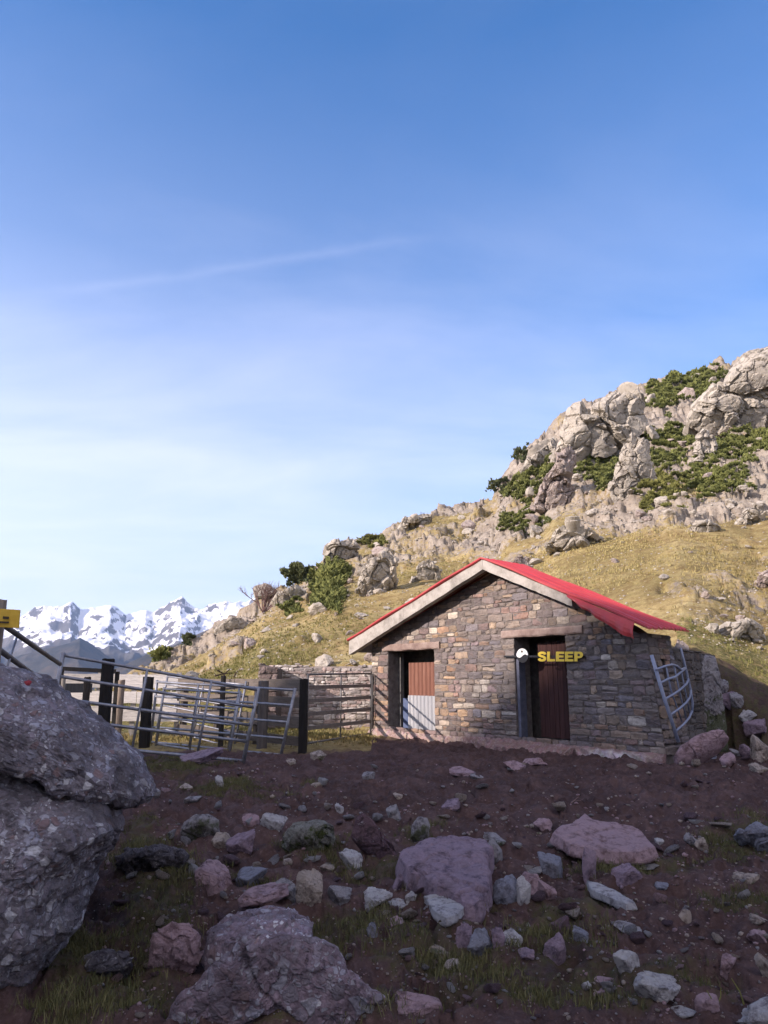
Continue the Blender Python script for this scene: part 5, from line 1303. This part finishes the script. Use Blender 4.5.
# ================================================================== shrubs, bare tree, grass
def shrub(label, ell, mat='juniper', h=.34, dens=6.0, seed=1, name='juniper_shrub', cat='shrub', group=None, up=.5, leaf=3.3):
    r = np.random.default_rng(seed); Vs, Cs, base = [], [], None; stem = []
    for cx, cy, rx, ry in ell:
        n = int(math.pi*rx*ry*dens)+60
        for _ in range(n):
            a = r.uniform(0, 2*math.pi); q = math.sqrt(r.uniform(0, 1)); edge = 1+.25*math.sin(a*5+seed)+.15*math.sin(a*9+seed*2)
            px, py = cx+rx*q*edge*math.cos(a), cy+ry*q*edge*math.sin(a)
            g = onground(px, py); lift = 0
            if g is None:
                g = None
                for dy in (2, 4, 7, 11, 16, 24):
                    g = onground(px, py+dy)
                    if g is not None: lift = dy*g[1]/FPX; break
                if g is None: continue
            if base is None:
                base = onground(cx, min(cy+ry*.6, 720)); base = g if base is None else base
            if abs(g[1]-base[1]) > 16: continue
            Y = g[1]; s = leaf*Y/FPX*r.uniform(.6, 1.25)
            bump = .5+.5*float(math.sin(px*.55+seed)*math.cos(py*.6+seed*1.3))
            hh = (h*ry*Y/FPX)*bump*(1-q*q*.8)*r.uniform(.25, 1)+lift
            p = g+np.array([0, -hh*.25, hh])
            d = np.array([r.normal(0, .55)+.5*math.cos(a), r.normal(0, .5)-.3, r.uniform(.1, 1)+up*.6]); d /= np.linalg.norm(d)
            x = np.cross(d, r.normal(size=3)); x /= np.linalg.norm(x); y = np.cross(d, x)
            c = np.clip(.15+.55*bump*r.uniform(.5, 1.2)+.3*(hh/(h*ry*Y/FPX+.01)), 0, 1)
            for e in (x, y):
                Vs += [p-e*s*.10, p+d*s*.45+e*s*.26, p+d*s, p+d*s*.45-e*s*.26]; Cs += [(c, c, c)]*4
    V_ = np.array(Vs); F_ = np.arange(len(V_)).reshape(-1, 4)
    me = mesh_np(name, V_, F_); vattr(me, 'tint', np.array(Cs)); 
    o = obj(name, me, MAT[mat], loc=base); return tag(o, label, cat, group)
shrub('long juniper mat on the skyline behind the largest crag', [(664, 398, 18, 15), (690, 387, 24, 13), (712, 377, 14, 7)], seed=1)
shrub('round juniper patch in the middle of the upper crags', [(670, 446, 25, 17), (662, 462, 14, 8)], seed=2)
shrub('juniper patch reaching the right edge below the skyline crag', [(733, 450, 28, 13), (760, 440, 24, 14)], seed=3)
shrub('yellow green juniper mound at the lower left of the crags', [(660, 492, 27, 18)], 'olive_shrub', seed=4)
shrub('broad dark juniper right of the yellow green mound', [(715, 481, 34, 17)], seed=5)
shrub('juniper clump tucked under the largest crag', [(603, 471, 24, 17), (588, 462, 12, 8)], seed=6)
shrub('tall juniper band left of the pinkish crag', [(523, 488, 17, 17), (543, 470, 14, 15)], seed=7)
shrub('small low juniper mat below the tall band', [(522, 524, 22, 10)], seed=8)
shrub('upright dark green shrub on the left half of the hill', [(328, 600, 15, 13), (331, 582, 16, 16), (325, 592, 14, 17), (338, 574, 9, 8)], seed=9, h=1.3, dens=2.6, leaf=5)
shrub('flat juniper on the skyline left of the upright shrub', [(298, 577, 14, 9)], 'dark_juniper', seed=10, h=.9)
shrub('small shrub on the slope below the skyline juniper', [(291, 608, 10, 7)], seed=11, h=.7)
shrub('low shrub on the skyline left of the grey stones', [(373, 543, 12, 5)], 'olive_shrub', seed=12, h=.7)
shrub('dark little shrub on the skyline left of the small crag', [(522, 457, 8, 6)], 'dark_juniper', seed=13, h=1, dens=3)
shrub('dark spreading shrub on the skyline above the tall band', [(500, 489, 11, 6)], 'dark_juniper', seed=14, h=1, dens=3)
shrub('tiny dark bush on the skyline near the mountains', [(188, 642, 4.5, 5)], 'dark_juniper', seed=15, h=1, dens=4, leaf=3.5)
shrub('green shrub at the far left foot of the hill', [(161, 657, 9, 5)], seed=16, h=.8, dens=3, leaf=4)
def bare(name, label, px, py, hpx, wpx, mat, seed, n0=6, depth=4, twig=1.0):
    g = onground(px, py); g = onground(px, py+6) if g is None else g
    Y = g[1]; S = Y/FPX; r = random.Random(seed); mb = MB()
    def grow(p, d, l, rad, lev):
        q = p+d*l*.5+Vector((r.uniform(-.05, .05), r.uniform(-.05, .05), r.uniform(-.02, .05)))*l; e = q+(d+Vector((r.uniform(-.2, .2), r.uniform(-.2, .2), r.uniform(0, .15)))).normalized()*l*.5
        mb.tube([p, q, e], rad, 5, r2=rad*.62)
        if lev:
            for _ in range(r.choice((2, 3, 3))):
                f = r.uniform(.45, 1); s = p+(e-p)*f
                nd = (d+Vector((r.uniform(-.9, .9), r.uniform(-.9, .9), r.uniform(-.15, .6)))).normalized(); grow(s, nd, l*r.uniform(.55, .8), rad*.58, lev-1)
    for k in range(n0):
        d = Vector((r.uniform(-1, 1)*wpx/hpx, r.uniform(-.5, .5), r.uniform(.7, 1.2))).normalized()
        grow(Vector([float(c) for c in g])-Vector((0, 0, .05)), d, hpx*S*.42, max(.012, hpx*S*.014)*twig, depth)
    return tag(mb.build(name, MAT[mat], loc=g), label, 'tree' if 'tree' in name else 'shrub')
bare('bare_tree', 'leafless reddish grey little tree on the skyline at left', 264, 614, 34, 32, 'bare_twig', 4, 10, 4, 1.7)
bare('bare_shrub', 'leafless grey shrub on the skyline above the roof slope', 428, 515, 13, 20, 'grey_twig', 6, 8, 3, 1.6)
# foreground grass
def blades(name, P_, n_per, hgt, wid, mat, seed, tint, lean_=.5):
    r = np.random.default_rng(seed); P_ = np.repeat(P_, n_per, 0); n = len(P_); hgt = np.repeat(hgt, n_per)*r.uniform(.5, 1.3, n); t = np.repeat(tint, n_per, 0)
    sp = hgt[:, None]*.55; P_ = P_+np.concatenate([r.normal(0, 1, (n, 2))*sp, np.zeros((n, 1))], 1)
    a = r.uniform(0, 2*math.pi, n); s = np.stack([np.cos(a), np.sin(a), 0*a], 1); b = r.uniform(0, 2*math.pi, n); l = np.stack([np.cos(b), np.sin(b), 0*b], 1)*(r.uniform(.1, 1, n)*lean_*hgt)[:, None]
    w = (wid*np.ones(n) if np.isscalar(wid) else np.repeat(wid, n_per))[:, None]
    z = np.array([[0, 0, 1.0]])*hgt[:, None]
    A = P_-s*w/2-z*.1; B = P_+s*w/2-z*.1; C_ = P_+l*.4+z*.6+s*w*.38; D_ = P_+l*.4+z*.6-s*w*.38; E_ = P_+l+z*.95
    V_ = np.stack([A, B, C_, D_, E_], 1).reshape(-1, 3); k = np.arange(n)[:, None]*5
    F_ = np.concatenate([k+[[0, 1, 2]], k+[[0, 2, 3]], k+[[3, 2, 4]]]); me = mesh_np(name, V_, F_)
    t = np.clip(t+r.normal(0, .12, (n, 1)), 0, 1); vattr(me, 'tint', np.repeat(t, 5, 0)); tag(obj(name, me, MAT[mat]), kind='stuff')
GZ = np.stack([gx, gy, gz], 1)
az_ok = (np.abs(np.arctan2(gx, gy)) < lim) & (gy > 2.5)
vis = np.zeros(len(gx), bool).reshape(nR, nA); ELf = (gz.reshape(nR, nA)-EYE[2])/G_R[:, None]; vis = (ELf >= np.maximum.accumulate(ELf, 0)-.012).ravel()
r_ = np.hypot(gx, gy); g_rng = np.random.default_rng(4)
area = r_*r_*.0055*(2*lim/560)
clump = np.clip(.5+fbm(np.stack([gx, gy, 0*gx], 1), 2.2, 3, 300), 0, 1)
w1 = np.where(az_ok & (r_ < 14) & (ggreen > .22) & vis, area*(ggreen**1.3)*clump**2, 0); idx = g_rng.choice(len(w1), 7500, p=w1/w1.sum())
J = g_rng.normal(0, .02, (len(idx), 3))*[1, 1, 0]
hg = (.020+.042*g_rng.random(len(idx))**2)*(.6+.8*clump[idx]); tn = np.clip(clump[idx]*.7+g_rng.normal(0, .2, len(idx)), 0, 1)
blades('grass', GZ[idx]+J, 6, hg, .0045+.0*hg, 'grass_blade', 5, np.stack([tn, tn, tn], 1), .9)
ar2 = np.where(r_ < 32, r_*r_*.0085, r_*r_*.005)
fp = footprint(gx, gy)
w2 = np.where(az_ok & (r_ > 15) & (r_ < 100) & (gmud < .3) & (grock < .45) & vis & (fp == 0), ar2/np.maximum(r_, 20)**1.3*np.clip(.25+clump, 0, 1)*np.clip(.5+1.5*fbm(np.stack([gx, gy, 0*gx], 1), .28, 3, 333), .05, 1), 0); idx = g_rng.choice(len(w2), 26000, p=w2/w2.sum())
J = g_rng.normal(0, .12, (len(idx), 3))*[1, 1, 0]
hg = .035+.075*g_rng.random(len(idx))**2; lf = fbm(GZ[idx]*[1, 1, 0], .13, 4, 321); tn = np.clip(.5+1.5*lf+g_rng.normal(0, .18, len(idx)), 0, 1); gg = np.clip(ggreen[idx]*1.3-.2+.9*np.clip(fbm(GZ[idx]*[1, 1, 0], .09, 3, 322), 0, 1)+.24+g_rng.normal(0, .15, len(idx)), 0, 1)
blades('dry_grass', GZ[idx]+J, 5, hg, .012+r_[idx]*.0004, 'dry_grass_blade', 6, np.stack([tn, gg, tn], 1), 1.0)
# a few dry stalks beside the stones at lower right
st_ = MB()
for (a, b), (c, d) in (((722, 992), (716, 1008)), ((735, 985), (744, 1006)), ((709, 998), (713, 1012))):
    p = onground(c, d); q = p+np.array([(a-c)*p[1]/FPX, 0, (d-b)*p[1]/FPX]); st_.tube([p, (p+q)/2+np.array([.01, 0, 0]), q], .004, 5, r2=.002)
tag(st_.build('dry_stalks', MAT['dry_grass_blade'], loc=onground(722, 1008)), kind='stuff')
# ================================================================== sky, sun, camera
SUN_EL = math.radians(23); SUN_AZ = math.radians(-115)       # from behind the viewer, to the left
w = bpy.data.worlds.new('World'); SC.world = w; w.use_nodes = True; nt = w.node_tree
bg = nt.nodes['Background']; bg.inputs['Strength'].default_value = .15
sky = nt.nodes.new('ShaderNodeTexSky'); sky.sky_type = 'NISHITA'; sky.sun_disc = False
sky.sun_elevation = SUN_EL; sky.sun_rotation = SUN_AZ; sky.altitude = 2200; sky.air_density = 1.0; sky.dust_density = .5; sky.ozone_density = 2.2
tc = nt.nodes.new('ShaderNodeTexCoord')
sp_ = nt.nodes.new('ShaderNodeSeparateXYZ'); nt.links.new(tc.outputs['Generated'], sp_.inputs[0])
def wn(typ, **kw):
    d = nt.nodes.new(typ)
    for k, v in kw.items(): d.inputs[k].default_value = v
    return d
def wm(op, a, b=0.0, clamp=False):
    d = nt.nodes.new('ShaderNodeMath'); d.operation = op; d.use_clamp = clamp
    for k, v in ((0, a), (1, b)):
        if hasattr(v, 'links'): nt.links.new(v, d.inputs[k])
        else: d.inputs[k].default_value = v
    return d.outputs[0]
def wr(f, stops):
    d = nt.nodes.new('ShaderNodeValToRGB'); e = d.color_ramp
    while len(e.elements) < len(stops): e.elements.new(.5)
    for q, (p, c) in zip(e.elements, stops): q.position = p; q.color = (c, c, c, 1)
    nt.links.new(f, d.inputs[0]); return d.outputs[0]
# thin high cloud: noise on a plane far overhead
zc_ = wm('MAXIMUM', wm('ADD', sp_.outputs[2], .12), .05)
cx = wm('DIVIDE', sp_.outputs[0], zc_); cy = wm('DIVIDE', sp_.outputs[1], zc_)
cb = nt.nodes.new('ShaderNodeCombineXYZ'); nt.links.new(cx, cb.inputs[0]); nt.links.new(cy, cb.inputs[1])
mp = nt.nodes.new('ShaderNodeMapping'); nt.links.new(cb.outputs[0], mp.inputs[0]); mp.inputs['Rotation'].default_value = (0, 0, .35); mp.inputs['Scale'].default_value = (.6, 1.2, 1)
n1 = wn('ShaderNodeTexNoise', Scale=1.3, Detail=9, Roughness=.58, Distortion=.4); nt.links.new(mp.outputs[0], n1.inputs['Vector'])
n2 = wn('ShaderNodeTexNoise', Scale=.55, Detail=3); nt.links.new(cb.outputs[0], n2.inputs['Vector'])
veil = wr(wm('ADD', wm('MULTIPLY', n1.outputs['Fac'], .65), wm('MULTIPLY', n2.outputs['Fac'], .35)), [(.44, 0), (.78, .22)])
lowf = wr(sp_.outputs[2], [(.0, .95), (.12, .85), (.30, .5), (.5, .15), (.7, 0)])
leftf = wr(wm('ADD', wm('MULTIPLY', sp_.outputs[0], .5), .5), [(.15, 1), (.75, .25)])
cl_ = wm('ADD', wm('MULTIPLY', wm('MULTIPLY', veil, 1.25), wr(sp_.outputs[2], [(.3, 1), (.62, .2)])), wm('MULTIPLY', wm('MULTIPLY', lowf, leftf), .85), True)
mx = nt.nodes.new('ShaderNodeMix'); mx.data_type = 'RGBA'; nt.links.new(cl_, mx.inputs[0]); hs = wn('ShaderNodeHueSaturation', Saturation=1.36); nt.links.new(sky.outputs[0], hs.inputs['Color']); nt.links.new(hs.outputs[0], mx.inputs[6]); 

# one long thin streak of cirrus
d1, d2 = Vector([float(v) for v in ray(40, 296)]).normalized(), Vector([float(v) for v in ray(430, 238)]).normalized(); nn_ = d1.cross(d2).normalized()
def wdot(v):
    q = nt.nodes.new('ShaderNodeVectorMath'); q.operation = 'DOT_PRODUCT'; nt.links.new(tc.outputs['Generated'], q.inputs[0]); q.inputs[1].default_value = v; return q.outputs['Value']
n3 = wn('ShaderNodeTexNoise', Scale=9.0, Detail=6, Roughness=.6); nt.links.new(tc.outputs['Generated'], n3.inputs['Vector'])
st1 = wm('MULTIPLY', wr(wm('ABSOLUTE', wm('ADD', wdot(nn_), wm('MULTIPLY', wm('SUBTRACT', n3.outputs['Fac'], .5), .02))), [(.0, 1), (.009, 0)]), wm('MULTIPLY', wr(wdot(d1), [(.86, 0), (.95, 1)]), wr(wdot(d2), [(.885, 0), (.925, 1)])))
cl_ = wm('ADD', cl_, wm('MULTIPLY', st1, wm('MULTIPLY', n3.outputs['Fac'], .085)), True)
back_fill = wr(wm('ADD', wm('MULTIPLY', sp_.outputs[1], -.5), .5), [(.42, 0), (.62, 1)])  # bright unseen cloud added behind the viewer to lift the shade
cl_ = wm('MAXIMUM', cl_, wm('MULTIPLY', back_fill, wm('ADD', .45, wm('MULTIPLY', n1.outputs['Fac'], .6))), True); nt.links.new(cl_, mx.inputs[0])
cc = nt.nodes.new('ShaderNodeMix'); cc.data_type = 'RGBA'; nt.links.new(back_fill, cc.inputs[0]); cc.inputs[6].default_value = (6.6, 6.7, 7.0, 1); cc.inputs[7].default_value = (5.6, 5.4, 5.4, 1); nt.links.new(cc.outputs[2], mx.inputs[7])
nt.links.new(mx.outputs[2], bg.inputs['Color'])
sl = bpy.data.lights.new('sun', 'SUN'); sl.energy = 5.0; sl.angle = math.radians(.5); sl.color = (1, .93, .82)
so_ = bpy.data.objects.new('sun', sl); COL.objects.link(so_)
dv = Vector((math.sin(SUN_AZ)*math.cos(SUN_EL), math.cos(SUN_AZ)*math.cos(SUN_EL), math.sin(SUN_EL)))
so_.rotation_euler = dv.to_track_quat('Z', 'Y').to_euler(); so_.location = dv*50
cd = bpy.data.cameras.new('camera'); cam = bpy.data.objects.new('camera', cd); COL.objects.link(cam)
cd.sensor_fit = 'VERTICAL'; cd.sensor_height = 36; cd.lens = 27; cd.clip_start = .05; cd.clip_end = 60000
cam.location = EYE; cam.rotation_euler = (math.pi/2+PITCH, 0, 0); SC.camera = cam
vs_ = SC.view_settings; vs_.view_transform = 'Standard'; vs_.look = 'None'; vs_.gamma = 1; vs_.use_curve_mapping = False; vs_.use_white_balance = True; vs_.white_balance_temperature = 6750; vs_.white_balance_tint = 22
vs_.exposure = .90
SC.cycles.use_denoising = True; SC.cycles.max_bounces = 6; SC.cycles.volume_bounces = 0
SC.cycles.use_adaptive_sampling = True; SC.cycles.adaptive_threshold = .02
